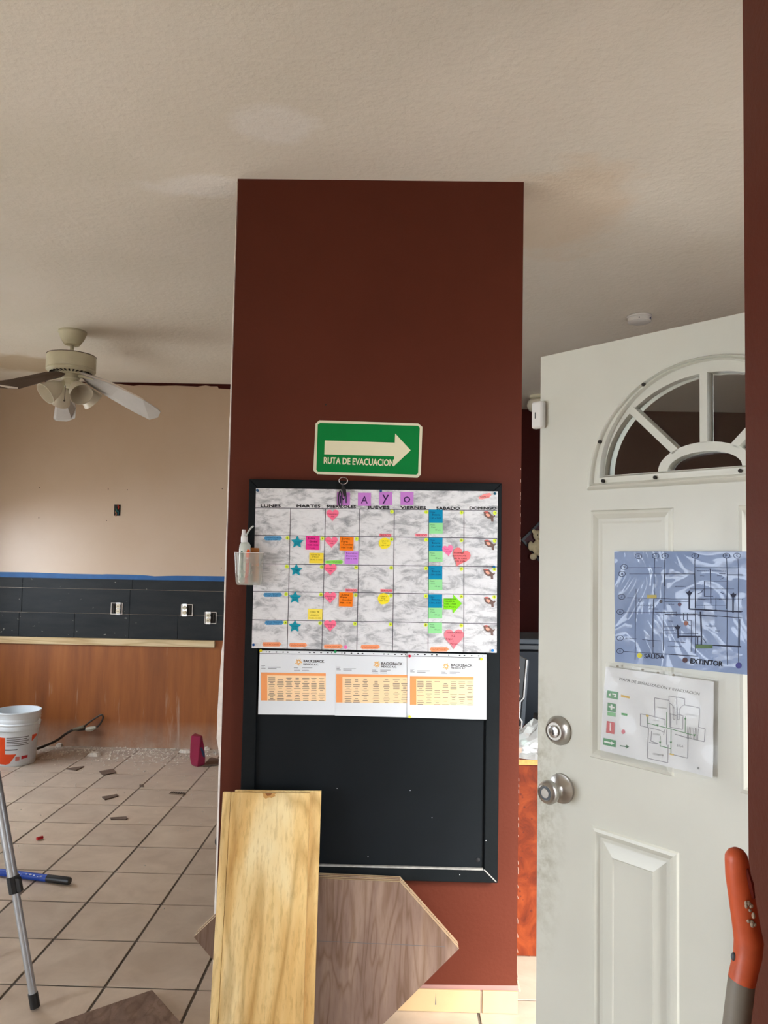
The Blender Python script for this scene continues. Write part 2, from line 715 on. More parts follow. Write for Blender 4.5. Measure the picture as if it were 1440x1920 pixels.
MT = dict(
    ceiling=m_ceiling(),
    brown=m_brown('brown_wall_paint'),
    maroon=m_brown('dark_maroon_paint', (66, 20, 15), .6),
    strip=pm('unpainted_mauve_strip', (150, 112, 104), .6),
    plaster=pm('chipped_white_plaster', (226, 216, 206), .8, .12, 30, .3, 90),
    chip=pm('paint_chip_plaster', (176, 140, 122), .8, .2, 60),
    grout=m_grout(),
    tile=m_tile(),
    skirt=pm('cream_skirting_tile', (192, 163, 122), .35, .05, 9, .05, 40),
    skirt_grout=pm('skirting_grout', (140, 122, 104), .9),
    pink=m_kitchen_paint(), orange=m_orange(), slate=m_slate(),
    wall=pm('plain_plaster_wall', (228, 219, 205), .7, .05, 3, .1, 50),
    ground=pm('concrete_ground', (170, 164, 154), .9, .12, 3, .3, 40),
    tape=pm('blue_masking_tape', (22, 88, 146), .6, .12, 14, .1, 60),
    batten=m_wood('pine_batten_wood', [(.3, lin((196, 168, 124))), (.5, lin((216, 192, 150))), (.7, lin((226, 206, 168)))], (.9, 14, 14), 1.0, .6, .5, .6, contrast=.2),
    pine=m_wood('pine_board_wood', [(.3, lin((216, 166, 92))), (.5, lin((240, 205, 140))), (.7, lin((250, 228, 176)))], (5.5, 5.5, .75), .9, .5, .8, .5, contrast=.26, fine=.84),
    walnut=m_wood('walnut_veneer', [(.3, lin((108, 86, 74))), (.5, lin((123, 100, 87))), (.7, lin((138, 115, 100)))], (9, 5, 1.3), 1.1, .42, .9, .8, contrast=.24, fine=.86),
    ply=pm('plywood_edge_pale', (216, 192, 150), .7, .1, 60),
    plydark=pm('plywood_edge_dark', (152, 118, 92), .7, .1, 60),
    black=pm('black_board_paint', (18, 22, 25), .5, .12, 5, .06, 60, spec=.15),
    blackframe=pm('black_frame_paint', (17, 21, 23), .5, .15, 12, .1, 80, spec=.15),
    blackplastic=pm('black_plastic', (24, 25, 27), .4),
    wornedge=pm('worn_edge_grey', (150, 148, 142), .6, .2, 60),
    marble=m_marble(),
    paper=pm('white_paper', (224, 226, 228), .5, .02, 4),
    ink=pm('black_ink', (22, 20, 24), .6),
    inkgrey=pm('grey_print_ink', (92, 88, 88), .7),
    grid=pm('calendar_grid_ink', (70, 62, 72), .6),
    door=m_door(),
    steel=pm('brushed_steel', (178, 174, 168), .3, .08, 40, 0, 1, .9),
    chrome=pm('silver_metal', (200, 200, 200), .22, .04, 20, 0, 1, 1),
    alu=pm('silver_aluminium_tube', (190, 194, 198), .35, .04, 10, 0, 1, .7),
    glass=m_glass('window_glass'),
    white=pm('white_plastic', (232, 230, 226), .4, .02),
    fanwhite=pm('aged_cream_enamel', (222, 216, 188), .35, .06, 9),
    frost=pm('frosted_lamp_glass', (222, 214, 196), .3, .06, 8),
    blade=pm('pale_fan_blade', (196, 192, 188), .5, .06, 9),
    bladeshade_trim=pm('shaded_blade_dark_trim', (104, 88, 76), .6, .1, 9),
    orangeplastic=pm('scuffed_orange_plastic', (196, 84, 44), .45, .22, 14, .15, 60),
    grayshaft=pm('grey_painted_shaft', (128, 120, 108), .55, .14, 10),
    bluepole=pm('blue_painted_pole', (26, 70, 168), .4, .1, 20),
    magenta=pm('magenta_plastic', (140, 24, 62), .35, .08, 9),
    navy=pm('dark_blue_plastic', (30, 58, 92), .4),
    bucket=pm('white_bucket_plastic', (226, 232, 236), .35, .03, 6),
    labelorange=pm('orange_label_print', (226, 74, 22), .45, .06, 12),
    labelwhite=pm('white_label_print', (218, 222, 228), .45, .05, 10),
    red=pm('red_print', (190, 36, 44), .5),
    shard=pm('broken_tile_brown', (104, 86, 74), .6, .2, 30),
    debris=pm('white_plaster_crumbs', (212, 204, 192), .9, .25, 40),
    cable=pm('black_cable_rubber', (52, 44, 38), .5),
    cream=pm('cream_socket_plastic', (224, 212, 184), .4),
    recess=pm('dark_socket_recess', (34, 28, 22), .8),
    burl=m_burl(),
    chipboard=pm('raw_chipboard_edge', (206, 150, 84), .8, .2, 70),
    dkgrey=pm('dark_grey_metal', (70, 76, 82), .5),
    cabinet=pm('charcoal_cabinet_enamel', (44, 48, 54), .55, spec=.3),
    bear=pm('cream_plush', (214, 198, 160), .9, .12, 30, .4, 140),
    brass=pm('dark_fitting', (90, 84, 76), .5),
    sleeve=m_clear('clear_sleeve_plastic', opac=.16, rough=.08),
    cup=m_clear('translucent_cup_plastic', (.96, .96, .94), .34, .18, (222, 220, 208)),
    bottle=pm('milky_bottle_plastic', (208, 214, 204), .3, .03),
    wrap=m_clear('crumpled_clear_wrap', opac=.4, rough=.06),
)


_cc = {}


def cm(rgb, rough=.55, nm='paper'):
    k = (rgb, nm)
    if k not in _cc:
        _cc[k] = pm('%s_%02x%02x%02x' % ((nm,)+rgb), rgb, rough, .03, 6, spec=.2)
    return _cc[k]


# ------------------------------------------------------------------ text and print helpers
def text_mesh(s):
    cu = bpy.data.curves.new('t', 'FONT')
    cu.body = s
    cu.resolution_u = 2
    ob = bpy.data.objects.new('t', cu)
    me = bpy.data.meshes.new_from_object(ob)
    vs = [v.co.copy() for v in me.vertices]
    fs = [tuple(p.vertices) for p in me.polygons]
    bpy.data.meshes.remove(me)
    bpy.data.objects.remove(ob)
    bpy.data.curves.remove(cu)
    return vs, fs


_tc = {}


def text_on(s, p0, p1, hpx, plane, mat, parent, off, name='lettering', bold=0, mb=None):
    """lettering whose baseline runs from photo point p0 to p1 on a plane; hpx its cap height in photo pixels"""
    if s not in _tc:
        _tc[s] = text_mesh(s)
    vs, fs = _tc[s]
    if not vs:
        return None
    x0 = min(v.x for v in vs)
    x1 = max(v.x for v in vs)
    cap = .69
    if s == '1':
        q0, q1 = p0, p1
        p0 = (q0[0]*.68+q1[0]*.32, q0[1]*.68+q1[1]*.32)
        p1 = (q0[0]*.32+q1[0]*.68, q0[1]*.32+q1[1]*.68)
    dx, dy = p1[0]-p0[0], p1[1]-p0[1]
    ll = math.hypot(dx, dy)
    m = MB() if mb is None else mb
    shifts = [(0, 0)] + ([(bold, 0), (-bold, 0), (0, bold), (0, -bold)] if bold else [])
    for k, (sx, sy) in enumerate(shifts):
        vv = []
        for v in vs:
            f_ = (v.x-x0)/(x1-x0)
            g_ = v.y/cap+sy
            vv.append(plane(p0[0]+dx*f_+dy/ll*hpx*g_+dx/ll*hpx*sx, p0[1]+dy*f_-dx/ll*hpx*g_+dy/ll*hpx*sx, off+.00002*k))
        m.add(vv, fs)
    if mb is not None:
        return None
    return m.build(name, mat, parent, keep=True)


def pquad(mb, plane, x0, y0, x1, y1, off):
    mb.poly([plane(x0, y0, off), plane(x0, y1, off), plane(x1, y1, off), plane(x1, y0, off)])


def pline(mb, plane, pts, wpx, off, closed=False):
    n = len(pts)
    for i in range(n if closed else n-1):
        (x0, y0), (x1, y1) = pts[i], pts[(i+1) % n]
        l = math.hypot(x1-x0, y1-y0) or 1
        ox, oy = -(y1-y0)/l*wpx/2, (x1-x0)/l*wpx/2
        mb.poly([plane(x0+ox, y0+oy, off), plane(x0-ox, y0-oy, off), plane(x1-ox, y1-oy, off), plane(x1+ox, y1+oy, off)])


def ppoly(pts, plane, thick, off0=0.0):
    """solid plate from photo outline on a plane, standing 'thick' proud of it"""
    a = [plane(x, y, off0) for x, y in pts]
    b = [plane(x, y, off0+thick) for x, y in pts]
    n = len(pts)
    return MB().add(a+b, [tuple(range(n)), tuple(range(2*n-1, n-1, -1))]+[(i, i+n, (i+1) % n+n, (i+1) % n) for i in range(n)])

# ================================================================== STRUCTURE
def struct(o, label, cat):
    return tag(o, label, cat, kind='structure')


XC0, XC1 = -.611, .446          # pillar sides
GX, GY, GA = -2.025*TP, 14.667*TP, -.0065

floor = struct(MB().box(XL, .95, REAR, 1.25, -.10, -.0035).box(XL, XR, 1.25, YR, -.10, -.0035).build('floor', MT['grout'], origin=(0, 0, 0)),
               'beige ceramic tiled floor with dark grout, dusty towards the kitchen wall', 'floor')
tm = None
ca, sa = math.cos(GA), math.sin(GA)
hs = TP/2-.0048
for i in range(-9, 6):
    for j in range(-13, 8):
        lx, ly = (i+.5)*TP, (j+.5)*TP
        x, y = GX+ca*lx-sa*ly, GY+sa*lx+ca*ly
        if not (XL+.17 < x < 1.9 and .9 < y < YR-.1):
            continue
        if y > 3.6 and x > 1.4:
            continue
        if XC0-.1 < x < XC1+.1 and 2.95 < y < 4.4:
            continue
        if x > -1.0 and x < .35 and y > 3.3:
            continue
        if y > YK-.17 and x < 0:
            continue
        if abs(x) > y*.55+.55:
            continue
        if tm is None:
            t0 = MB().box(-hs, hs, -hs, hs, -.0035, 0).build('tile', MT['tile'], origin=(0, 0, 0), bevel=.0015)
            tm = t0.data
            t = t0
        else:
            t = bpy.data.objects.new('tile', tm)
            COL.objects.link(t)
        t.parent = floor
        t.location = (x, y, random.uniform(-.0006, .0004))
        t.rotation_euler = (0, 0, GA)
# plain tiling where no single tile is seen (behind the camera, hidden corners)
rest = MB()
for i in range(-9, 15):
    for j in range(-19, 8):
        lx, ly = (i+.5)*TP, (j+.5)*TP
        x, y = GX+ca*lx-sa*ly, GY+sa*lx+ca*ly
        if not (XL+.17 < x < XR-.17 and REAR+.17 < y < YR-.17) or (x > .78 and y < 1.45):
            continue
        seen = (XL+.17 < x < 1.9 and .9 < y < YR-.1) and not (y > 3.6 and x > 1.4) and not (XC0-.1 < x < XC1+.1 and 2.95 < y < 4.4) \
            and not (-1.0 < x < .35 and y > 3.3) and not (y > YK-.17 and x < 0) and not (abs(x) > y*.55+.55)
        if not seen:
            rest.box(x-hs, x+hs, y-hs, y+hs, -.0035, -.0002)
o = rest.build('tile_field', MT['tile'], floor)
tag(o, kind='stuff')

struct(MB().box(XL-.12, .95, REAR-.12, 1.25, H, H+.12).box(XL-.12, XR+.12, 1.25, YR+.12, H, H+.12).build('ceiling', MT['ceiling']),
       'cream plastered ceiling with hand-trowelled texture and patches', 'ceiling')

wall_back = struct(MB().box(XL, -.3, YK, YK+.12, 0, H).build('wall_back', MT['pink'], origin=(-2, YK, 0)),
                   'kitchen wall painted pale pink over dark tiles and orange plaster', 'wall')
struct(MB().box(-.3, -.18, YK, YR, 0, H).build('wall_inner', MT['wall'], origin=(-.24, 6.8, 0)), 'short side wall hidden behind the brown pillar', 'wall')
struct(MB().box(-.18, XR, YR, YR+.12, 0, H).build('wall_far', MT['maroon'], origin=(2, YR, 0)), 'dark maroon wall of the far room behind the white door', 'wall')
struct(MB().box(XR, XR+.12, 1.25, YR+.12, 0, H).build('wall_right', MT['maroon'], origin=(XR, 3, 0)), 'maroon side wall of the far room', 'wall')
wl = MB()
wy0, wy1, wz0, wz1 = 4.1, 5.6, 1.0, 1.8
sy0, sy1, sz0, sz1 = -.4, 1.1, .2, 1.8
wl.box(XL-.12, XL, REAR, sy0, 0, H).box(XL-.12, XL, sy1, wy0, 0, H).box(XL-.12, XL, wy1, YK+.12, 0, H)
wl.box(XL-.12, XL, wy0, wy1, 0, wz0).box(XL-.12, XL, wy0, wy1, wz1, H).box(XL-.12, XL, sy0, sy1, 0, sz0).box(XL-.12, XL, sy0, sy1, sz1, H)
struct(wl.build('wall_left', MT['wall'], origin=(XL, 3, 0)), 'cream side wall with two window openings', 'wall')
struct(MB().box(XL-.12, .95, REAR-.12, REAR, 0, H).build('wall_rear', MT['wall'], origin=(-1, REAR, 0)), 'plain cream wall behind the viewer', 'wall')
# wall with the front doorway; the white door swings on its left jamb
ox0, ox1, oz = .975, 1.89, 2.125
wf = MB()
wf.box(ox1, XR+.12, 1.25, 1.38, 0, H).box(.95, ox1, 1.25, 1.38, oz, H)
struct(wf.build('wall_front', MT['maroon'], origin=(2, 1.3, 0)), 'maroon wall with the open front doorway beyond the brown wall end', 'wall')
struct(MB().box(-9, 9, -12, REAR-.12, -.12, -.02).box(-12, XL-.12, REAR-.12, 9, -.12, -.02).box(.95, 9, REAR-.12, 1.25, -.12, -.02).build('ground_outside', MT['ground'], origin=(0, -5, -.02)), 'grey concrete ground outside the house', 'ground')

# the brown pillar
pillar = struct(MB().box(XC0, XC1, YF, YF+.16, 0, H).build('wall_center', MT['brown'], origin=(-.08, YF, 0)),
                'wide brown painted wall pier carrying the notice board', 'wall')
# ragged white plaster along its left corner and chips on the right corner
pe = []
ys = list(range(340, 1850, 18))
for y in ys:
    x = 446-(y-335)*.0302
    wd = 1.3+random.random()*1.3
    if 1205 < y < 1410:
        wd = 2+5*(max(0, min(1, (y-1200)/120)))*(1 if y < 1400 else .5)+random.random()*1.4
    elif y > 1410:
        wd = 2.2+random.random()*1.0
    pe.append((x, wd, y))
m = MB()
for (x, wd, y), (x2, wd2, y2) in zip(pe[:-1], pe[1:]):
    q = [onY(x-wd, y, YF+.006), onY(x+.8, y, YF+.0), onY(x2+.8, y2, YF+.0), onY(x2-wd2, y2, YF+.006)]
    q[1].y = q[2].y = YF-.0006
    m.prism(q, (0, .05, 0))
m.build('plaster_edge', MT['plaster'], pillar)
m = MB()
for k in range(44):
    y = random.uniform(860, 1840)
    x = 976.5-(y-860)*.0062
    l = random.uniform(1.5, 7)
    q = [onY(x-.5, y, YF-.0006), onY(x+.5, y, YF-.0006), onY(x+.6, y+l, YF-.0006), onY(x-.2, y+l, YF-.0006)]
    m.prism(q, (0, .02, 0))
m.prism([onY(*p, YF-.001) for p in ((969.5, 1838), (971.5, 1838), (976.5, 1856), (976, 1861), (972, 1858))], (0, .03, 0))
m.build('plaster_chips', MT['chip'], pillar)
q = [col_pt(650, 1844, .0008), col_pt(971.4, 1848, .0008), col_pt(971.4, 1860, .0008), col_pt(650, 1852, .0008)]
MB().poly(q).build('bare_strip', MT['strip'], pillar, keep=True)
for (x, y) in ((611, 759), (700, 337)):
    MB().lathe(col_pt(x, y, -.002), [(.003, 0), (.003, .0026)], 8, (0, -1, 0)).build('nail_hole', MT['recess'], pillar)

# skirting tiles of the pillar
bb = struct(MB().box(XC0, XC1+.002, YF-.007, YF, 0, .073).build('baseboard_center', MT['skirt_grout'], origin=(-.08, YF, 0)),
            'row of cream skirting tiles along the foot of the brown pier', 'baseboard')
jx = onY(902.7, 1880, 2.8).x
x = jx
cuts = [XC1+.001]
while x > XC0:
    cuts.append(x)
    x -= TP
cuts.append(XC0)
for a, b in zip(cuts[1:], cuts[:-1]):
    if b-a < .02:
        continue
    MB().box(a+.004, b-(.004 if b < XC1 else -.001), YF-.0105, YF-.002, .002, .076).build('tile', MT['skirt'], bb, bevel=.001)
MB().poly([onY(817.3, 1861, YF-.0109), onY(816, 1884, YF-.0109), onY(818, 1884, YF-.0109)]).build('blue_mark', MT['navy'], bb, keep=True)

# right-hand wall beside the viewer
WX = onY(1399, 960, 1.31).x
struct(MB().box(WX, .95, REAR, 1.31, 0, H).build('wall_side', MT['brown'], origin=(.75, 0, 0)), 'dark brown wall end beside the shovel, in front of the door', 'wall')

# ---------------- kitchen wall finish
lp = MB().box(XL, -.3, YK-.006, YK, 0, .866).build('lower_plaster', MT['orange'], wall_back)
tag(lp, 'stripped orange-brown plaster with pale streaks')
rows = [(1.261, 1.343, [41.5, 247.6]), (1.063, 1.261, [41.5, 244]), (.866, 1.063, [38, 142, 244, 335])]
for z0, z1, js in rows:
    xs = [XL]+[onY(j, 1140, YK).x for j in js]+[-.3]
    if js[0] < 60:
        xs.insert(1, xs[1]-.89)
        if xs[1] < XL+.05:
            xs.pop(1)
    for a, b in zip(xs[:-1], xs[1:]):
        MB().box(a+.0012, b-.0012, YK-.012-random.uniform(0, .0015), YK, z0+.0015, z1-.0015).build('tile', MT['slate'], wall_back, bevel=.001)
# ragged line of old dark paint under the ceiling
top = [(190, 714.5), (260, 716.5), (340, 719), (433.5, 720.5)]
bot = [(433.5, 730), (410, 728.5), (408, 724.5), (395, 724.5), (386, 722.5), (370, 725), (350, 724), (330, 722.8), (300, 723.5), (262, 722), (250, 723.5), (225, 720), (190, 718.5)]
ppoly(top+bot, lambda x, y, o: onY(x, y, YK-o), .0012).build('old_paint_line', MT['maroon'], wall_back)
ppoly([(-40, 708), (40, 710.5), (190, 714.5), (190, 718.5), (100, 717), (40, 713), (-40, 712)], lambda x, y, o: onY(x, y, YK-o), .0012).build('old_paint_line', MT['maroon'], wall_back)
kp = lambda x, y, o=0: onY(x, y, YK-o)
for (x, y) in ((74, 914), (203, 917), (239, 918.5), (73, 971), (200, 976), (417, 916.5), (415, 1065)):
    MB().lathe(kp(x, y, -.002), [(.004, 0), (.004, .0026)], 8, (0, -1, 0)).build('nail_hole', MT['recess'], wall_back)

# ---------------- door
DW, DT, DH = .89, .042, DA.z
door = thing('door_1', dr(.445, 0), 'cream white panelled door standing open, with a fan-shaped window', 'door', kind='structure')
TC, ZB = .447, 1.782
RX, RZ = .252, .212


def dprism(tz, d0, d1):
    a = [dr(t, z, d0) for t, z in tz]
    return MB().prism(a, DN*(d1-d0))


arc = [(TC-RX*math.cos(a), ZB+RZ*math.sin(a)) for a in [math.pi*k/32 for k in range(33)]]
slab = MB()
up_poly = [(0, ZB)]+arc+[(DW, ZB), (DW, DH), (0, DH)]
a_ = [dr(t, z, 0) for t, z in up_poly]
slab.prism(a_, -DN*DT)
slab.prism([dr(t, z, 0) for t, z in ((0, .012), (DW, .012), (DW, ZB), (0, ZB))], -DN*DT)
slab.build('door_slab', MT['door'], door)


def panel(t0, t1, z0, z1, prof):
    m = MB()
    loops = []
    for ins, h in prof:
        loops.append([dr(t0+ins, z0+ins, h), dr(t1-ins, z0+ins, h), dr(t1-ins, z1-ins, h), dr(t0+ins, z1-ins, h)])
    m.loft(loops, False, True)
    return m.build('door_panel', MT['door'], door, keep=False)


PR = [(0, 0), (.003, .0055), (.010, .0065), (.016, .0035), (.021, .0008), (.028, .0008), (.033, .0012)]
PR_LOW = PR[:-1]+[(.030, .001), (.058, .0065), (.061, .0045), (.064, .0045)]
for t0 in (.157, 2*TC-.374):
    panel(t0, t0+.217, 1.10, 1.698, PR)
    panel(t0+.008, t0+.228, .26, .939, PR_LOW)

# fan window frame
fr = MB()
RO, RZO = .300, .282
prof = [(1.0, 0), (.985, .010), (.955, .014), (.925, .007), (.90, .010), (.865, .012), (.845, .002), (.838, -.012)]
N = 40
ang = [math.pi*k/N for k in range(N+1)]


def fan_loop(k, h, base):
    rx, rz = RO*k, RZO*k
    # shrink towards the inner opening
    return [dr(TC-rx*math.cos(a), base+rz*math.sin(a), h) for a in ang]


lo = []
for k, h in prof:
    base = 1.748+(1-k)*.21
    lo.append(fan_loop(k, h, base))
n = N+1
vs = [p for l in lo for p in l]
fs = []
for q in range(len(lo)-1):
    for i in range(n):
        j = (i+1) % n
        fs.append((q*n+i, q*n+j, (q+1)*n+j, (q+1)*n+i))
fr.add(vs, fs)
frame = fr.build('fan_window_frame', MT['door'], door, smooth=True)
for tz in ((TC-.283*math.cos(.42), 1.755+.268*math.sin(.42)), (TC-.283*math.cos(1.05), 1.755+.268*math.sin(1.05)), (.198, 1.768), (.335, 1.768), (.53, 1.77)):
    MB().lathe(dr(tz[0], tz[1], .006), [(.0042, 0), (.0042, .0085)], 10, DN).build('screw', MT['recess'], frame)


def ell(rx, rz, a0, a1, n=14):
    return [(TC-rx*math.cos(a0+(a1-a0)*k/n), ZB+rz*math.sin(a0+(a1-a0)*k/n)) for k in range(n+1)]


HO, HI = (.108, .058), (.084, .037)
hub = MB()
hub.prism([dr(t, z, .006) for t, z in ell(*HO, 0, math.pi, 24)+ell(*HI, math.pi, 0, 24)], -DN*.03)
hub.build('muntin', MT['door'], door)
for a_m in (.80, math.pi/2, math.pi-.80):
    p0 = (TC-HO[0]*.97*math.cos(a_m), ZB+HO[1]*.97*math.sin(a_m))
    p1 = (TC-RX*1.0*math.cos(a_m), ZB+RZ*1.0*math.sin(a_m))
    if abs(a_m-math.pi/2) > .1:
        s_ = -1 if a_m < 1.5 else 1
        p0 = (TC+s_*.066, ZB+.042)
        p1 = (TC+s_*.178, ZB+.152)
    d = (p1[0]-p0[0], p1[1]-p0[1])
    l = math.hypot(*d)
    nx, nz = -d[1]/l*.0085, d[0]/l*.0085
    MB().prism([dr(p0[0]+nx, p0[1]+nz, .006), dr(p1[0]+nx, p1[1]+nz, .006), dr(p1[0]-nx, p1[1]-nz, .006), dr(p0[0]-nx, p0[1]-nz, .006)], -DN*.03).build('muntin', MT['door'], door)
# panes
amun = math.atan2(.152/RZ, .178/RX)
edges = [0, amun, math.pi/2, math.pi-amun, math.pi]
for k in range(4):
    pts = ell(.254, .214, edges[k], edges[k+1])+ell(.098, .05, edges[k+1], edges[k], 8)
    MB().prism([dr(t, z, -.018) for t, z in pts], -DN*.004).build('pane', MT['glass'], door)
MB().prism([dr(t, z, -.018) for t, z in ell(.09, .042, 0, math.pi, 20)], -DN*.004).build('pane', MT['glass'], door)

# locks
db = MB().lathe(dr(.066, 1.147, 0), [(.036, 0), (.036, .006), (.028, .020), (.024, .024), (.022, .020), (.0, .020)], 28, DN).build('deadbolt', MT['steel'], door, smooth=True)
MB().lathe(dr(.066, 1.147, .020), [(.015, 0), (.015, .004), (.013, .005), (0, .005)], 20, DN).build('cylinder', MT['chrome'], db, smooth=True)
MB().obox(dr(.066, 1.145, .0254), DU*.001, V((0, 0, .006)), DN*.0006).build('keyhole', MT['recess'], db)
kn = MB().lathe(dr(.075, 1.006, 0), [(.037, 0), (.036, .006), (.018, .012), (.012, .020), (.012, .032), (.021, .038), (.028, .048), (.0285, .058), (.024, .066), (.019, .069), (.017, .067), (.011, .067), (.011, .069), (.0, .069)], 28, DN).build('door_knob', MT['steel'], door, smooth=True)
MB().lathe(dr(.075, 1.006, .0665), [(.0165, 0), (.0165, .0012), (.0115, .0012), (.0115, 0)], 24, DN).build('knob_ring', MT['dkgrey'], kn)
for z in (.3, 1.05, 1.85):
    MB().lathe(dr(DW+.004, z, .004), [(.006, -.04), (.006, .04)], 10).build('hinge', MT['steel'], door)

# ================================================================== NOTICE BOARD AND WHAT HANGS ON IT
bx0, bx1, bz0, bz1 = -.530, .372, .452, 1.842
fw = .047
nb = thing('notice_board', ((bx0+bx1)/2, YF, bz0), 'tall black painted notice board in a mitred frame on the brown pier', 'notice board')
MB().box(bx0+.02, bx1-.02, YF-.022, YF-.002, bz0+.02, bz1-.02).build('panel', MT['black'], nb)


def bar(p, q):
    a = [V((x, YB, z)) for x, z in p+q]
    return MB().prism(a, (0, YF-YB-.002, 0)).build('frame_side', MT['blackframe'], nb, bevel=.002)


bar([(bx0, bz0), (bx0, bz1)], [(bx0+fw, bz1-fw), (bx0+fw, bz0+fw)])
bar([(bx1, bz0), (bx1, bz1)], [(bx1-fw, bz1-fw), (bx1-fw, bz0+fw)])
bar([(bx0, bz1), (bx1, bz1)], [(bx1-fw, bz1-fw), (bx0+fw, bz1-fw)])
bar([(bx0, bz0), (bx1, bz0)], [(bx1-fw, bz0+fw), (bx0+fw, bz0+fw)])
MB().box(bx0+fw, bx1-fw-.004, YB-.0008, YB+.010, bz0+fw-.0045, bz0+fw+.0005).build('worn_edge', MT['wornedge'], nb)
MB().poly([V((bx1-fw+.001, YB-.0005, bz0+fw-.001)), V((bx1-.004, YB-.0005, bz0+.006)), V((bx1-.006, YB-.0005, bz0+.003)), V((bx1-fw-.003, YB-.0005, bz0+fw-.003))]).build('worn_mitre', MT['wornedge'], nb, keep=True)
MB().lathe(onY(896, 1612, YF-.0215), [(.0075, 0), (.0075, .002), (0, .003)], 12, (0, -1, 0)).build('screw_head', MT['blackplastic'], nb)
for x, y in ((632, 1478), (769, 1482), (810, 1533), (690, 1606), (911, 1576), (862, 1640)):
    MB().lathe(onY(x, y, YF-.0215 if y < 1626 and x < 905 else YB), [(.0018, 0), (.0012, .0008)], 6, (0, -1, 0)).build('paint_speck', MT['paper'], nb)

# ---- evacuation sign
sc = lambda x, y: (560+x/5.538, 760+y/5.538)
sg = thing('evacuation_sign', col_pt(690, 890), 'green evacuation route sign with a cream arrow pointing to the door', 'sign')
ppoly([sc(*p) for p in ((215, 155), (1240, 187), (1285, 225), (1268, 720), (1235, 752), (195, 715), (152, 675), (175, 190))], col_pt, .003).build('plate', cm((222, 214, 184)), sg)
ppoly([sc(*p) for p in ((222, 182), (1240, 213), (1257, 232), (1240, 706), (1222, 721), (200, 688), (184, 670), (198, 200))], col_pt, .0006, .003).build('green_field', cm((0, 122, 54), .5), sg)
ppoly([sc(*p) for p in ((272, 365), (998, 388), (1003, 293), (1163, 467), (990, 630), (992, 530), (266, 508))], col_pt, .0005, .0036).build('arrow', cm((226, 218, 184)), sg)
text_on('RUTA DE EVACUACION', sc(262, 604), sc(986, 630), 66/5.538, col_pt, cm((226, 218, 184)), sg, .0042, bold=.035)

# ---- marble calendar
cal = thing('month_calendar', brd_pt(700, 1220), 'large marble patterned month calendar with ruled day boxes on the notice board', 'calendar')
CO = .0012
ppoly([(480, 915.5), (933.5, 921.5), (932, 1070), (931.5, 1224), (702, 1219.5), (472, 1215)], brd_pt, CO).build('sheet', MT['marble'], cal)
P_ = CO+.0005
vt = [(545, 953, 538.5, 1217), (610.5, 954, 603.5, 1218), (674.5, 955, 669, 1219), (739.5, 956, 736, 1220.5), (804, 956.5, 802.5, 1222), (870, 957, 869.5, 1223)]
hz = [(478, 952.2, 932.5, 957.2), (477.5, 1003.5, 932.4, 1009.5), (475.5, 1057, 932.2, 1063), (474.5, 1108.7, 932, 1115), (473.3, 1162, 931.8, 1169.5)]
g = MB()
for x0, y0, x1, y1 in vt:
    pline(g, brd_pt, [(x0, y0), (x1, y1)], 1.1, P_)
for x0, y0, x1, y1 in hz:
    pline(g, brd_pt, [(x0, y0), (x1, y1)], 1.2, P_)
g.build('ruled_grid', MT['grid'], cal, keep=True)
for s, x0, x1, y in (('LUNES', 489, 526, 950.5), ('MARTES', 556.5, 600.5, 951), ('MIERCOLES', 613, 667.5, 952), ('JUEVES', 689, 730, 953.5), ('VIERNES', 751, 798.5, 954), ('SABADO', 818, 862, 955), ('DOMINGO', 880.5, 930.5, 955)):
    text_on(s, (x0, y), (x1, y+.5), 5.0, brd_pt, MT['ink'], cal, P_+.0003, 'day_name', bold=.09)


def colx(k, y):
    """x of the right edge of day column k (0..6) at photo height y"""
    if k == 6:
        return 933.5-(y-921)*.0066
    x0, y0, x1, y1 = vt[k]
    return x0+(x1-x0)*(y-y0)/(y1-y0)


def rowy(r, x):
    x0, y0, x1, y1 = hz[r]
    return y0+(y1-y0)*(x-x0)/(x1-x0)


def dot(x, y, r, n=12):
    return [(x+r*math.cos(2*math.pi*k/n), y+r*math.sin(2*math.pi*k/n)) for k in range(n)]


DOT = cm((222, 238, 70), .5)
dn = 0
for r in range(5):
    for k in range(7):
        if r == 0 and k < 3 or dn == 31:
            continue
        dn += 1
        y = rowy(r, 700)
        x = colx(k, y)-4.6
        y = rowy(r, x)+4.4
        if k == 6:
            x = 928-r*.4
        d_ = ppoly(dot(x, y, 3.6), brd_pt, .0003, CO+.0004).build('number_sticker', DOT, cal)
        wid = 1.5 if dn < 10 else 3.0
        text_on(str(dn), (x-wid/2, y+1.2), (x+wid/2, y+1.25), 2.6, brd_pt, MT['ink'], d_, CO+.0010, 'number', bold=.04)

# ---- sticky notes: every note is a thing of its own
NO = CO+.0006


def note(kind, pts, rgb, label, cat, group, lines=(), tcol=None, lift=0.0, off=None):
    off = NO if off is None else off
    cx = sum(p[0] for p in pts)/len(pts)
    by = max(p[1] for p in pts)
    t = thing(kind, brd_pt(cx, by, off), label, cat, group)
    a = [brd_pt(x, y, off) for x, y in pts]
    ty = min(p[1] for p in pts)
    b = [brd_pt(x, y, off+.0004+lift*((y-ty)/(by-ty))) for x, y in pts]
    n = len(pts)
    MB().add(a+b, [tuple(range(n)), tuple(range(2*n-1, n-1, -1))]+[(i, i+n, (i+1) % n+n, (i+1) % n) for i in range(n)]).build('paper', cm(rgb, .6), t)
    if lines:
        m_ = MB()
        for (s, x0, x1, y, h) in lines:
            text_on(s, (x0, y), (x1, y+.3), h, lambda x, y_, o: brd_pt(x, y_, o+lift*max(0, min(1, (y_-ty)/(by-ty)))), None, None, off+.0008, mb=m_)
        m_.build('handwriting', MT['ink'] if tcol is None else cm(tcol, .6, 'ink'), t, keep=True)
    return t


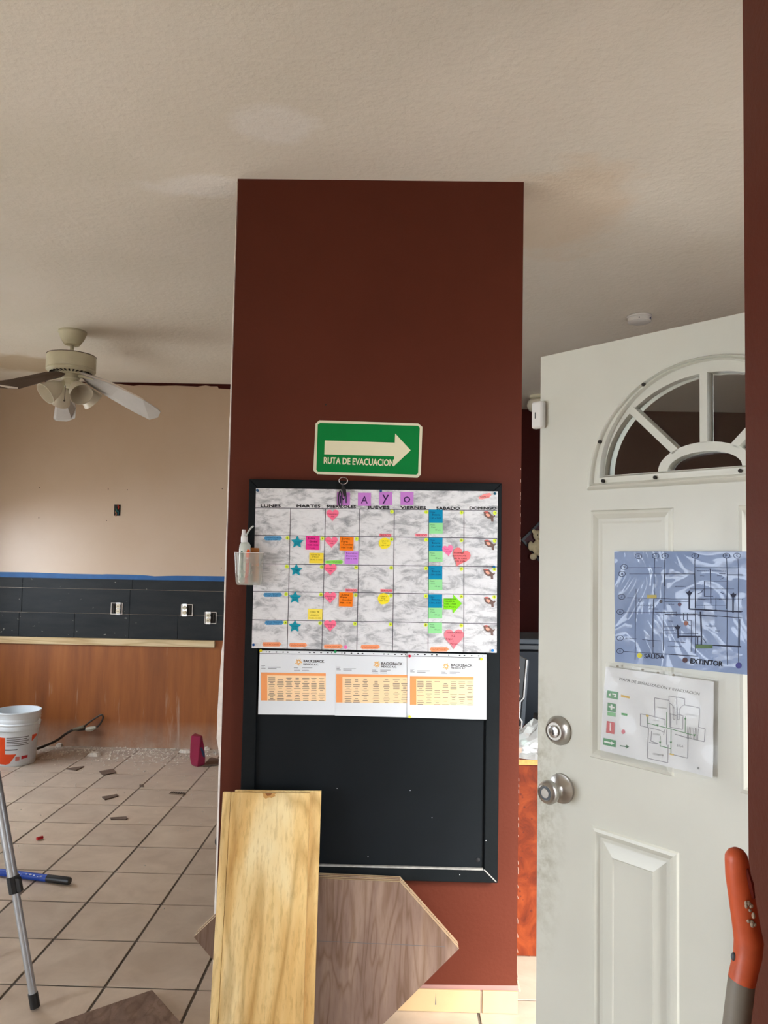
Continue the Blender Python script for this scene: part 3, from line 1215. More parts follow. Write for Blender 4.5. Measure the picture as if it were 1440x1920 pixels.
def sq(x, y, w_, h_, rot=0.0):
    c, s = math.cos(rot), math.sin(rot)
    return [(x+c*dx-s*dy, y+s*dx+c*dy) for dx, dy in ((-w_/2, -h_/2), (w_/2, -h_/2), (w_/2, h_/2), (-w_/2, h_/2))]


def heart(x, y, w_, h_, rot=0.0, n=22):
    pts = []
    for k in range(n):
        t = 2*math.pi*k/n
        hx = 16*math.sin(t)**3
        hy = 13*math.cos(t)-5*math.cos(2*t)-2*math.cos(3*t)-math.cos(4*t)
        pts.append((hx/32*w_, -(hy+2.5)/29*h_))
    c, s = math.cos(rot), math.sin(rot)
    return [(x+c*a-s*b, y+s*a+c*b) for a, b in pts]


def star(x, y, r, rot=0.0):
    return [(x+(r if k % 2 == 0 else r*.5)*math.sin(math.pi*k/5+rot), y-(r if k % 2 == 0 else r*.5)*math.cos(math.pi*k/5+rot)) for k in range(10)]


PUR = (198, 128, 204)
for i, (s, x, y) in enumerate((('M', 644, 935.5), ('A', 683.3, 936.2), ('y', 723.2, 934.5), ('o', 763.2, 934.5))):
    note('sticky_note', sq(x, y, 24.5, 24.5, .01), PUR, 'square lilac note carrying the letter %s of the month name' % s.upper(), 'sticky note', None,
         [(s, x-6.5, x+6, y+(7.5 if s != 'y' else 4), 14 if s in 'MA' else 17)], (60, 30, 80))
TEAL = (0, 136, 176)
GRN = (150, 220, 150)
sat = [(817.3, 968, 990.5, 0), (817, 1021, 1043.5, 1), (816.6, 1074, 1096.5, 2), (816.3, 1127, 1149.5, 3)]
RW = ('first', 'second', 'third', 'fourth', 'fifth')
for x, y1, y2, r in sat:
    note('sticky_note', sq(x, y1, 25.6, 25, .005), TEAL, 'square teal note under Saturday in the %s calendar row' % RW[r], 'sticky note', 'teal Saturday notes',
         [('Clase', x-11, x-2, y1-6.5, 3.2), ('Bateria', x-7, x+8, y1-1.5, 3.4), ('1:30 a 5:00', x-11, x+9.5, y1+4.6, 2.6)], (12, 40, 70))
for x, y, r in [(s_[0], s_[2], s_[3]) for s_ in sat]+[(816, 1177.5, 4)]:
    note('sticky_note', sq(x, y, 25.6, 20, .0), GRN, 'pale green note under Saturday in the %s calendar row' % RW[r], 'sticky note', 'pale green Saturday notes',
         [('Aseo', x-10.5, x-2, y-5.5, 2.6), ('Casa', x-9, x-1, y-1, 2.6), ('10 am', x-1, x+8.5, y+4.2, 2.6)], (90, 130, 96))
for x, y, r in ((557.3, 1016.5, 1), (555.3, 1069, 2), (553.2, 1120.5, 3), (552.8, 1174.5, 4)):
    note('sticky_note', star(x, y, 12.4, .04), (24, 150, 168), 'teal star-shaped note under Tuesday in the %s calendar row' % RW[r], 'sticky note', 'teal star notes',
         [('Terapia', x-5.5, x+5.5, y+.5, 2.4), ('grupo', x-4, x+4, y+4, 2.4)], (10, 100, 124), .002)
for x, y, r in ((623.5, 966.5, 0), (621.5, 1017, 1), (619.5, 1068.5, 2), (619, 1121, 3), (619, 1173.8, 4)):
    note('sticky_note', heart(x, y, 23.6, 22), (255, 118, 148), 'pink heart-shaped note under Wednesday in the %s calendar row' % RW[r], 'sticky note', 'pink heart notes',
         [('Voluntarios', x-9.5, x+9, y-1.5, 2.8), ('6:00', x-3, x+3.5, y+3, 2.6)], (150, 40, 70), .003)
note('sticky_note', sq(586.3, 1018, 25.6, 26, .02), (235, 54, 142), 'square magenta note under Tuesday about a meeting', 'sticky note', None,
     [('Junta', 577, 591, 1010.5, 3.6), ('Global', 580, 595, 1017, 3.6), ('9:00-10:00', 576.5, 596.5, 1023, 2.6), ('1 p.m.', 581, 591, 1028.5, 2.6)], (90, 0, 60), .004)
note('sticky_note', sq(650, 1019.5, 25.6, 25.6, .03), (250, 128, 24), 'square orange note under Wednesday in the second calendar row', 'sticky note', 'square orange notes',
     [('Junta', 641, 656, 1011.5, 3.4), ('Para', 640, 652, 1017, 3.4), ('Coordinar', 643, 662, 1022.3, 3.2), ('9:00 - 11:00', 639.5, 660, 1028, 2.6)], (70, 20, 0), .004)
note('sticky_note', sq(648.5, 1124, 25.6, 26.5, .03), (250, 128, 24), 'square orange note with curled foot in the fourth calendar row', 'sticky note', 'square orange notes',
     [('Junta', 639.5, 654.5, 1116.5, 3.4), ('Para', 638.5, 650.5, 1121, 3.4), ('Coordinar', 641.5, 660.5, 1126, 3.2), ('9:00 - 11:00', 638, 658.5, 1131.5, 2.6)], (70, 20, 0), .006)
note('sticky_note', sq(593.2, 1046.5, 26.6, 19.6, .02), (246, 216, 64), 'yellow note under Tuesday in the second calendar row', 'sticky note', 'square yellow notes',
     [('CENA TE', 583, 600, 1041.5, 2.8), ('AMIGO', 584, 597, 1045.5, 2.8), ('9:00-11:00', 582, 604, 1050.5, 2.4)], (130, 110, 30), .002)
note('sticky_note', sq(591, 1151.7, 26.6, 20, .02), (250, 226, 92), 'yellow note under Tuesday in the fourth calendar row', 'sticky note', 'square yellow notes',
     [('CENA TE', 581, 598, 1148.5, 2.8), ('AMIGO', 582, 597, 1154.8, 2.8), ('9:00-11:00', 580, 601, 1160, 2.4)], (130, 110, 30), .002)
note('sticky_note', [(647, 1033.5), (672, 1033.8), (671, 1058), (646, 1057.5)], (206, 136, 226), 'square lilac note under Wednesday with a small list', 'sticky note', None,
     [('Reunitos', 649, 670, 1038.5, 2.8), ('Dentista', 649, 668, 1043.5, 2.8), ('1:00 a 3:00', 649, 669, 1048.5, 2.6)], (80, 30, 110), .002)
note('sticky_note', [(610, 1051.5), (640, 1049.5), (644, 1053.5), (640, 1057.5), (610, 1056.5)], (146, 222, 96), 'slim green arrow tag at the foot of a Wednesday box', 'sticky note', None,
     [('DIA MADRES', 612.5, 640, 1054.7, 2.4)], (40, 100, 20))
for x, y, r in ((721.3, 1018.5, 1), (719.5, 1122.5, 3)):
    pts = dot(x, y, 11.2, 20)
    pts[6] = (x-4.5, y+11.6)
    pts[7] = (x-7.5, y+9.5)
    note('sticky_note', [(a, y+(b-y)*.93) for a, b in pts], (248, 226, 52), 'round yellow note under Thursday in the %s calendar row' % RW[r], 'sticky note', 'round yellow notes',
         [('CENA TE', x-6, x+6.5, y-3, 2.4), ('Amigo', x-5, x+3, y+.5, 2.4), ('9:00-11:00', x-7.5, x+8, y+5, 2.2)], (130, 110, 20), .002)
note('sticky_note', heart(840, 1033, 20.5, 21.5, -.15), (255, 126, 168), 'bright pink heart note touching the big red heart note', 'sticky note', None,
     [('Paseo', 833, 842, 1030.5, 2.4), ('10:00', 834, 847, 1035.5, 2.4)], (190, 60, 110), .002)
note('sticky_note', heart(863, 1046.3, 34, 35.5, .38), (236, 122, 124), 'big red heart note tilted across Saturday and Sunday', 'sticky note', None,
     [('Festejo', 851, 870, 1038, 3), ('aniversario', 849, 874, 1043, 3), ('de la casa', 851, 875, 1048, 3), ('todo el dia', 852, 872, 1053, 3)], (110, 30, 40), .003, NO+.0016)
note('sticky_note', heart(851, 1198.5, 37.5, 37.5), (240, 128, 138), 'big red heart note upright under Saturday in the last calendar row', 'sticky note', None,
     [('ANIVERSARIO', 837, 866, 1187.5, 3), ('12', 847, 853.5, 1193.5, 3.4), ('Edgar', 836.5, 849, 1199.3, 3.2), ('y', 848.5, 850.5, 1203, 2.6), ('Myriam', 844.5, 857.5, 1208.5, 3.2)], (120, 40, 60), .004)
note('sticky_note', [(831.5, 1122), (850, 1122), (849.5, 1114.3), (866, 1131.5), (850, 1149.5), (849.5, 1143), (832, 1142.5)], (132, 222, 26), 'lime green arrow note pointing right beside a teal note', 'sticky note', None,
     [('CONVIVENCIA A', 833, 855, 1124.5, 2.6), ('TALLER A', 833, 852, 1128.8, 2.6), ('4:00 - 7:00', 833, 855, 1133.5, 2.6), ('San Pedro', 833, 855, 1139, 2.8)], (30, 70, 0), .004)


def brush(x0, x1, y, h, tip=2.0):
    return [(x0+1, y-h/2), (x1-1, y-h/2-.2), (x1+tip, y), (x1-1.5, y+h/2), (x0+2, y+h/2+.2), (x0-.8, y+.5)]


for x0, x1, y, r, s1, s2 in ((496, 527, 1009.3, 1, 'JUNTA TECNICA', '1:00 a 3:00'), (494.5, 527, 1115.3, 3, 'JUNTA TECNICA', '1:00 a 3:00'), (497, 530, 1167.8, 4, 'CITAS MEDICAS', '9:00 a 1:00')):
    note('sticky_note', brush(x0, x1, y, 7.6), (86, 156, 200), 'blue brush-stroke tag under Monday in the %s calendar row' % RW[r], 'sticky note', 'blue Monday tags',
         [(s1, x0+2, x1-1, y-.3, 2.5), (s2, x0+4, x1-7, y+3.1, 2.4)], (10, 40, 90))
for x0, x1, y, k in ((492.5, 525, 1208, 'Monday'), (543, 573.5, 1209.5, 'Tuesday'), (607.5, 640, 1212.3, 'Wednesday'), (677, 710, 1213, 'Thursday'), (807, 839, 1217.5, 'Saturday')):
    note('sticky_note', brush(x0, x1, y, 7.8, 3), (248, 158, 112), 'salmon brush-stroke tag at the foot of the last %s box' % k, 'sticky note', 'salmon tags in the last row',
         [('VACACIONES', x0+2, x1-2, y+1.8, 3.2)], (190, 90, 50))
for x, y, k in ((722.5, 1003.3, 'first Thursday'), (790, 1003.3, 'first Friday'), (658.5, 1106.8, 'third Wednesday'), (724.5, 1107.3, 'third Thursday')):
    note('sticky_note', sq(x, y, 22.5, 5.2, .02), (250, 134, 146), 'slim pink tag at the foot of the %s box' % k, 'sticky note', 'slim pink tags',
         [('SERVICIO', x-9.5, x+10, y+1.5, 3)], (130, 10, 40))
note('sticky_note', [(897, 932.5), (906, 927), (918, 924.2), (921.5, 928), (917, 933.3), (905, 936), (899, 936)], (246, 150, 146), 'pink tag in the top corner of the calendar beside a blue pin', 'sticky note', None,
     [('FORMATO', 900.5, 916.3, 932.8, 2.7)], (90, 10, 20))
note('sticky_note', dot(648, 1213.5, 3.6, 9), (246, 120, 180), 'tiny torn pink note scrap beside a salmon tag', 'sticky note', None)
for r, (x, y) in enumerate(((916.5, 968), (917.5, 1021.5), (916, 1076), (917, 1128.5), (916, 1181.5))):
    t = thing('fish_sticker', brd_pt(x, y+10, NO), 'brown outlined pink fish sticker under Sunday in the %s calendar row' % RW[r], 'sticker', 'fish stickers under Sunday')
    body = [(x-12+2, y-8), (x-6, y-9.5), (x+1, y-8), (x+5, y-3.5), (x+9, y-.5), (x+11, y-3), (x+12.3, y), (x+8.5, y+3), (x+9, y+10), (x+4.5, y+9.5), (x+4, y+4.5), (x-2, y+4), (x-8, y-.5)]
    ppoly(body, brd_pt, .0004, NO).build('outline', cm((116, 92, 84)), t)
    ppoly([(x-6, y-4.6), (x-2, y-5.4), (x+1.2, y-3.6), (x+2.4, y-.4), (x-.8, y+1.2), (x-4, y-.8)], brd_pt, .0003, NO+.0004).build('inside', cm((240, 164, 140)), t)
    ppoly([(x-9, y-8.6), (x-4, y-9.6), (x+0, y-8.4), (x-2, y-6.6), (x-7, y-7)], brd_pt, .0003, NO+.0004).build('fin', cm((200, 96, 88)), t)

# ---- three timetable sheets in punched sleeves
c7 = lambda x, y: (430+x/5.143, 1080+y/5.143)
c8 = lambda x, y: (690+x/5.143, 1080+y/5.143)
SO = .0006
sheets = [
    ('left', [(487, 1219.5), (629, 1221.5), (628.3, 1341), (483.8, 1339.4)], c7, (305, 930, 930, 1200), (668, 830), (716, 831, 914, 836, 24), (715, 858, 860, 861, 17), [408, 492, 575, 655, 737, 815, 890], 14, 0),
    ('middle', [(628.5, 1221.5), (767, 1225), (766.5, 1345.2), (628, 1341.5)], lambda x, y: c8(x-1337+0, y), (1030, 945, 1722, 1220), (1422, 853), (1466, 857, 1668, 861, 25), (1466, 882, 1612, 886, 18), [1145, 1225, 1310, 1415, 1515, 1610, 1690], 14, 1),
    ('right', [(764, 1224), (912.5, 1227.5), (912, 1349.3), (763.3, 1345.5)], c8, (405, 965, 1018, 1242), (754, 872), (800, 871, 1007, 876, 25), (800, 896, 950, 899, 18), [505, 587, 667, 747, 825, 905, 982], 14, 2)]
rnd = random.Random(3)
for nm, corners, cf, tb, star_c, t1, t2, cxs, nr, k in sheets:
    lay = SO + .0012*(2 if nm == 'right' else (0 if nm == 'middle' else 1))
    t = thing('timetable_sheet', brd_pt((corners[0][0]+corners[1][0])/2, corners[2][1], lay),
              {'left': 'white timetable sheet under the Monday side of the calendar, with yellow and green pins', 'middle': 'white timetable sheet between the two other sheets', 'right': 'white timetable sheet overlapping its neighbour, with red and yellow pins'}[nm], 'paper')
    ppoly(corners, brd_pt, .0005, lay).build('paper', MT['paper'], t)
    (xa, ya), (xb, yb), (xc, yc), (xd, yd) = corners
    st = MB()
    q = [(xa, ya+5.5), (xb, yb+5.5), (xb, yb+6.5), (xa, ya+6.5)]
    ppoly(q, brd_pt, .0003, lay+.0005).build('sleeve_seam', MT['inkgrey'], t)
    hl = MB()
    for f_ in (.09, .13, .22, .31, .37, .52, .66, .72, .81, .90, .95):
        hx = xa+(xb-xa)*f_
        hy = ya+(yb-ya)*f_+2.6
        w_ = 1.9 if f_ not in (.09, .52, .95) else 1.0
        hl.poly([brd_pt(*p, lay+.0009) for p in dot(hx, hy, 1.0, 8)] if w_ < 1.5 else [brd_pt(hx+w_*math.cos(a), hy+1.1*math.sin(a), lay+.0009) for a in [2*math.pi*i/8 for i in range(8)]])
    hl.build('punched_holes', MT['ink'], t, keep=True)
    L1 = lay+.0009
    x0, y0, x1, y1 = tb
    if nm == 'middle':
        x1 = 1716
    m = MB()
    m.poly([brd_pt(*cf(x, y), L1) for x, y in ((x0, y0), (x0, y1), (x1, y1+8), (x1, y0+8))])
    m.build('table', cm((252, 214, 168)), t, keep=True)
    m = MB()
    m.poly([brd_pt(*cf(x, y), L1+.0002) for x, y in ((x0, y0), (x0, y0+26), (x1, y0+34), (x1, y0+8))])
    m.poly([brd_pt(*cf(x, y), L1+.0002) for x, y in ((x0, y0+26), (x0, y1), (x0+60, y1+1), (x0+60, y0+27))])
    m.build('table_header', cm((244, 160, 100)), t, keep=True)
    m = MB()
    ry = [y0+48+i*(y1-y0-56)/13 for i in range(14)]
    for ci, cx in enumerate(cxs):
        for ri, yy in enumerate(ry):
            if k == 2 and rnd.random() < .32:
                continue
            if rnd.random() < .06:
                continue
            hw = rnd.choice((16, 24, 26, 30, 33))
            dy = (cx-x0)/(x1-x0)*8
            m.poly([brd_pt(*cf(x, y), L1+.0002) for x, y in ((cx-hw, yy+dy), (cx-hw, yy+5+dy), (cx+hw, yy+5.3+dy), (cx+hw, yy+.3+dy))])
    for (lx0, lx1, ly) in ((x0+3, x0+40, y0-68), (x0+3, x0+32, y0-55), (x0+3, x0+44, y0-42), (x0+68, x0+190, y0-52), (x0+68, x0+150, y0-40), (star_c[0]-45, star_c[0]-6, star_c[1]+52), (star_c[0]-45, star_c[0]+10, star_c[1]+66), (star_c[0]-45, star_c[0]+14, star_c[1]+80), (star_c[0]+34, star_c[0]+132, star_c[1]+52), (star_c[0]+34, star_c[0]+95, star_c[1]+66), (star_c[0]+34, star_c[0]+100, star_c[1]+80)):
        m.poly([brd_pt(*cf(x, y), L1+.0002) for x, y in ((lx0, ly), (lx0, ly+4), (lx1, ly+4.6), (lx1, ly+.6))])
    tag(m.build('print', MT['inkgrey'], t, keep=True), kind='stuff')
    m = MB()
    for i in range(10):
        a = 2*math.pi*i/10+.2
        r1 = 34 if i % 2 == 0 else 28
        sx, sy = star_c
        pline(m, lambda x, y, o: brd_pt(*cf(x, y), o), [(sx+10*math.cos(a), sy+10*math.sin(a)), (sx+r1*math.cos(a), sy+r1*math.sin(a))], 7, L1+.0002)
    m.build('logo', cm((240, 176, 66)), t, keep=True)
    m = MB()
    text_on('BACK2BACK', cf(t1[0], t1[1]), cf(t1[2], t1[3]), t1[4]/5.143, brd_pt, None, None, L1+.0002, bold=.05, mb=m)
    text_on('MEXICO A.C.', cf(t2[0], t2[1]), cf(t2[2], t2[3]), t2[4]/5.143, brd_pt, None, None, L1+.0002, bold=.04, mb=m)
    m.build('heading', MT['inkgrey'], t, keep=True)

# ---- push pins
pins = [(483.5, 920, (44, 86, 120), 'blue push pin in the top corner above Monday', -1), (714, 921.2, (52, 90, 140), 'blue push pin at the top edge above Thursday', 0), (928.5, 926, (40, 92, 116), 'blue push pin in the top corner above Sunday', -4),
        (927, 1063.3, (40, 104, 150), 'blue push pin at the edge of the Sunday column', -3), (924.5, 1219.5, (44, 128, 196), 'blue push pin in the lower corner under Sunday', -5), (475, 1209, (30, 80, 140), 'blue push pin in the lower corner under Monday', 3),
        (489.5, 1220, (214, 200, 40), 'yellow push pin holding the first timetable sheet', 0), (629, 1222, (40, 150, 90), 'green push pin between two timetable sheets', 0), (768, 1230, (200, 30, 64), 'red push pin holding the right timetable sheet', 0),
        (902.5, 1235.8, (230, 226, 60), 'yellow push pin in the top corner of the right timetable sheet', 0), (768, 1343.5, (230, 226, 60), 'yellow push pin at the foot of the right timetable sheet', 0)]
for x, y, c, lb, sx in pins:
    p = brd_pt(x, y, .004)
    t = thing('push_pin', p-V((0, 0, .005)), lb, 'push pin', 'push pins on the notice board')
    ax = (sx*.08, -1, .1)
    MB().lathe(p, [(.0042, 0), (.0045, .0015), (.003, .003), (.003, .006), (.0048, .0075), (.0048, .009)], 12, ax).build('head', cm(c, .3, 'plastic'), t, smooth=True)
    MB().tube([p, p+V((-ax[0]*.004, .004, 0))], .0006, 6).build('needle', MT['chrome'], t)

# ---- key ring with fob and marker hanging from the top of the board
kr = thing('key_ring', brd_pt(643, 960, .01), 'metal key ring with a black fob and a slim black clip hanging over the calendar', 'key ring')
c = brd_pt(643.5, 901.5, .008)
ring = [c+V((.0152*math.cos(a), -.006*math.sin(a), .0115*math.sin(a))) for a in [2*math.pi*k/24 for k in range(24)]]
MB().tube(ring, .0014, 8, closed=True).build('ring', MT['chrome'], kr, smooth=True)
MB().tube([brd_pt(642.5, 907, .010), brd_pt(642, 914, .010), brd_pt(640.5, 920, .011)], .0022, 8).build('strap', MT['blackplastic'], kr)
MB().loft([[brd_pt(x, y, o) for x, y, o in ((640.5, 910, .012), (645, 910, .012), (645, 910, .02), (640.5, 910, .02))],
           [brd_pt(x, y, o) for x, y, o in ((642, 922, .012), (649, 919, .012), (649, 919, .021), (642, 922, .021))],
           [brd_pt(x, y, o) for x, y, o in ((644.5, 932, .012), (650.2, 930, .012), (650.2, 930, .02), (644.5, 932, .02))]]).build('fob', MT['blackplastic'], kr, bevel=.0015)
MB().tube([brd_pt(648, 931, .014), brd_pt(648.2, 940.5, .014)], .0018, 8).build('key', MT['blackplastic'], kr)
clip = [brd_pt(638+3.0*math.cos(a), 936+15.5*math.sin(a), .012+.002*math.cos(a)) for a in [2*math.pi*k/24 for k in range(24)]]
MB().tube(clip, .0022, 8, closed=True).build('clip', MT['blackplastic'], kr, smooth=True)

# ---- clear cup with bottle, markers and wooden brush
cpt = lambda x, y, o: onY(x, y, YB-o)
cup = thing('marker_cup', cpt(467, 1097, .03), 'translucent plastic cup hung on the notice board frame, holding a spray bottle and markers', 'cup')
cw = []
for y, xa, xb in ((1035.5, 440.5, 494), (1060, 441.5, 493), (1090, 442.5, 492), (1096, 445, 489)):
    a, b = cpt(xa, y, .026), cpt(xb, y, .026)
    cx, rx = (a.x+b.x)/2, (b.x-a.x)/2
    cw.append([V((cx+rx*math.copysign(abs(math.cos(t))**.6, math.cos(t)), YB-.0275+.026*math.copysign(abs(math.sin(t))**.6, math.sin(t)), a.z)) for t in [2*math.pi*k/28 for k in range(28)]])
MB().loft(cw, False, True).build('cup_wall', MT['cup'], cup, smooth=True)
rim = MB().tube(cw[0], .0012, 6, closed=True)
rim.build('rim', MT['white'], cup)
bt = [(YB-.010, 0)]
MB().tube([cpt(462, 1004, .006), cpt(466, 996, .010), cpt(471, 989.5, .008), cpt(475, 986.5, .002)], .0032, 8).build('strap', MT['bottle'], cup, smooth=True)

bc = cpt(457.5, 1092, .030)
bot = thing('spray_bottle', bc, 'small milky spray bottle with a white pump standing in the clear cup', 'bottle')
zt = lambda y: cpt(456, y, .03).z-bc.z
MB().lathe(bc, [(.018, .0), (.0205, .004), (.0205, zt(1030)), (.019, zt(1022)), (.0145, zt(1018)), (.011, zt(1016.5))], 22).build('body', MT['bottle'], bot, smooth=True)
MB().lathe(bc+V((-.003, 0, 0)), [(.0118, zt(1017)), (.0118, zt(1006)), (.0108, zt(1005.4))], 18).build('collar', MT['white'], bot, smooth=True)
MB().lathe(bc+V((-.006, 0, 0)), [(.0082, zt(1005.6)), (.0066, zt(1000)), (.0066, zt(994)), (.0055, zt(993))], 14).build('pump', MT['white'], bot, smooth=True)
for nm, x0, x1, yt, yb_, col, bodyc, lb in (('green', 454.3, 455, 1033, 1090, (22, 92, 58), (110, 140, 128), 'green capped marker standing in the clear cup'), ('orange', 465.8, 461.6, 1030.5, 1094, (252, 98, 30), (206, 88, 68), 'orange capped marker leaning in the clear cup')):
    a, b = cpt(x0, yt, .0455), cpt(x1, yb_, .0455)
    t = thing('marker_pen', b, lb, 'marker', 'markers in the cup')
    ax = a-b
    l = ax.length
    MB().lathe(b, [(.0058, 0), (.0062, .003), (.0062, l*.72)], 14, ax).build('barrel', cm(bodyc, .4, 'plastic'), t, smooth=True)
    MB().lathe(b, [(.0064, l*.72), (.0066, l*.79)], 14, ax).build('collar', MT['white'], t)
    MB().lathe(b, [(.0068, l*.76), (.0070, l*.80), (.0074, l*.93), (.005, l*.95), (.0045, l)], 14, ax).build('cap', cm(col, .35, 'plastic'), t, smooth=True)
t = thing('wooden_block', cpt(478, 1092, .03), 'brown wooden brush block standing in the clear cup', 'brush')
MB().prism([cpt(470, 1027, .015), cpt(486.5, 1027.5, .015), cpt(485.5, 1091, .015), cpt(476, 1091, .015)], (0, -.018, 0)).build('block', MT['bladeshade_trim'] if False else cm((150, 92, 44), .6, 'wood'), t, bevel=.001)
MB().prism([cpt(478, 1036, .0335), cpt(486, 1036, .0335), cpt(485, 1090, .0335), cpt(479, 1090, .0335)], (0, -.004, 0)).build('bristle_strip', cm((176, 124, 84), .7, 'wood'), t)

# ================================================================== BOARDS LEANING ON THE PIER
def lean(z, y0, y1, z1):
    return y0+(y1-y0)*z/z1


# walnut-faced six-sided board
def hex_board(name, org, ex, ey, en, thick, half, htop, hbot, label, group=None):
    """org: centre between the two side corners, ex/ey in-plane axes, en outward normal of the face"""
    t = thing(name, org, label, 'wood board', group)
    out = [(half, 0), (half-htop, htop), (-half+htop, htop), (-half, 0), (-half+hbot, -hbot), (half-hbot, -hbot)]
    P = lambda i, d: org+ex*out[i][0]+ey*out[i][1]-en*d
    d = 0.0
    for nm, th, mt in (('face_veneer', .0008, 'walnut'), ('ply_layer', thick*.26, 'ply'), ('ply_layer', thick*.44, 'plydark'), ('ply_layer', thick*.26, 'ply')):
        MB().prism([P(i, d) for i in range(6)], -en*(th*.98)).build(nm, MT[mt], t)
        d += th
    return t, P


hy0, hy1 = 2.684, 2.722
hz_t = onY(752, 1651, hy1).z
hz_c = .255
cl = onY(363.5, 1757, lean(hz_c, hy0, hy1, hz_t))
cr = onY(860.5, 1779, lean(hz_c, hy0, hy1, hz_t))
hc = (cl+cr)/2
ex = (cr-cl).normalized()
slope = V((0, hy1-hy0, hz_t)).normalized()
ey = (slope-ex*slope.dot(ex)).normalized()
en = ex.cross(ey)
if en.y > 0:
    en = -en
half = (cr-cl).length/2
htop = (hz_t-hc.z)/ey.z
hbot = (hc.z-.004)/ey.z
GB = 'six-sided boards leaning on the pier'
hb, _ = hex_board('walnut_board', hc, ex, ey, en, .024, half, htop, hbot, 'walnut-faced six-sided board leaning against its twin at the pier', GB)
MB().obox(hc+ex*.10+ey*.005+en*.0004, ex*.30, ey*.0007, en*.0004).build('pencil_line', MT['inkgrey'], hb)
hex_board('walnut_board', hc-en*.0252+ey*.003, ex, ey, en, .024, half, htop, hbot, 'six-sided board between its walnut twin and the pier, only its edge showing', GB)
# the second one lies flat on the floor near the tripod
ap = onZ(285, 1856, .019)
dl = (onZ(95, 1920, .019)-ap).normalized()
d2 = (onZ(343, 1920, .019)-ap).normalized()
axis = (dl+d2).normalized()
exf = -axis
eyf = V((0, 0, 1)).cross(exf)
hex_board('walnut_board', ap+axis*half+V((0, 0, 0)), exf, eyf, V((0, 0, 1)), .018, half, half*.52, half*.52, 'brown wood-faced board lying flat on the tiles beside the tripod')

# pine boards
def plank_pts(corners, yb, yt, zt):
    out = []
    for x, y in corners:
        # iterate onto the leaning plane
        Y = yt
        for _ in range(12):
            p = onY(x, y, Y)
            Y = lean(p.z, yb, yt, zt)
        out.append(onY(x, y, Y))
    return out


def plank(name, label, px, yb, yt, zt, thick, split=None):
    tl, tr, br, bl = plank_pts(px, yb, yt, zt)
    # extend to the floor
    def ext(a, b):
        d = b-a
        return a+d*((.002-a.z)/d.z)
    bl, br = ext(tl, bl), ext(tr, br)
    n = (tr-tl).cross(bl-tl).normalized()
    if n.y > 0:
        n = -n
    t = thing(name, (bl+br)/2, label, 'wood board', 'pine boards leaning on the pier')
    if split:
        s0, s1 = split
        a0, b0 = tl+(tr-tl)*s0, bl+(br-bl)*s0
        g = (tr-tl).normalized()*.0012
        MB().prism([tl, a0-g, b0-g, bl], -n*thick).build('stave', MT['pine'], t, bevel=.001)
        MB().prism([a0, tr, br, b0], -n*thick).build('stave', MT['pine'], t, bevel=.001)
        k = tl+(tr-tl)*.53
        xa, ya = (tr-tl).normalized(), (bl-tl).normalized()
        rk = random.Random(2)
        for rx, ry, hh, colr in ((.024, .017, .0003, (196, 146, 84)), (.011, .009, .0005, (138, 88, 46))):
            ring = [k+ya*.0015+xa*rx*math.cos(q)*(1+rk.uniform(-.15, .15))+ya*ry*math.sin(q)*(1+rk.uniform(-.2, .2)) for q in [math.pi*i/11 for i in range(12)]]
            MB().prism(ring, n*hh).build('knot', cm(colr, .6, 'wood'), t)
    else:
        MB().prism([tl, tr, br, bl], -n*thick).build('stave', MT['pine'], t, bevel=.001)
    return t


plank('pine_board', 'pale pine board with a long crack leaning in front of another', [(418, 1485), (581, 1487), (568, 1919), (392.5, 1920)], 2.585, 2.715, .75, .017, (.095, .2))
plank('pine_board', 'pale pine board tucked behind the cracked one', [(440.5, 1481.5), (602, 1483), (588, 1920), (430, 1920)], 2.604, 2.734, .755, .017)

# ================================================================== KITCHEN SIDE
# ---- ceiling fan
FC = V((-2.076, 4.86, 0))
fan = thing('ceiling_fan', FC+V((0, 0, H)), 'old cream ceiling fan with drooping blades and four frosted lamp shades', 'ceiling fan')
MB().lathe(FC+V((0, 0, 0)), [(.086, H-.0005), (.088, H-.012), (.082, H-.02), (.072, H-.05), (.052, H-.08), (.046, H-.088), (.0, H-.09)], 28).build('canopy', MT['fanwhite'], fan, smooth=True)
MB().lathe(FC, [(.0125, H-.085), (.0125, 2.80)], 12).build('downrod', MT['fanwhite'], fan, smooth=True)
mo = MB().lathe(FC, [(.02, 2.812), (.13, 2.808), (.146, 2.80), (.149, 2.792), (.149, 2.722), (.145, 2.716), (.149, 2.712), (.149, 2.704), (.135, 2.694), (.06, 2.684), (.0, 2.684)], 36).build('motor_housing', MT['fanwhite'], fan, smooth=True)
MB().lathe(FC, [(.147, 2.799), (.150, 2.801), (.147, 2.803)], 36).build('trim_ring', MT['bladeshade_trim'], mo)
for k in range(30):
    a = 2*math.pi*k/30
    d = V((math.cos(a), math.sin(a), 0))
    MB().obox(FC+d*.105+V((0, 0, 2.6895)), d*.022, d.cross(V((0, 0, 1)))*.0045, V((0, 0, .002))-d*.0003).build('vent_slot', MT['recess'], mo)
MB().lathe(FC, [(.056, 2.686), (.056, 2.655), (.048, 2.648), (.048, 2.615), (.034, 2.60), (.012, 2.592), (0, 2.59)], 24).build('light_hub', MT['fanwhite'], fan, smooth=True)


def fan_blade(pts, mat, th=.006):
    P = [onY(x, y, Y) for x, y, Y in pts]
    n = (P[1]-P[0]).cross(P[-1]-P[0]).normalized()
    MB().prism(P, n*th).build('blade', mat, fan)
    return P


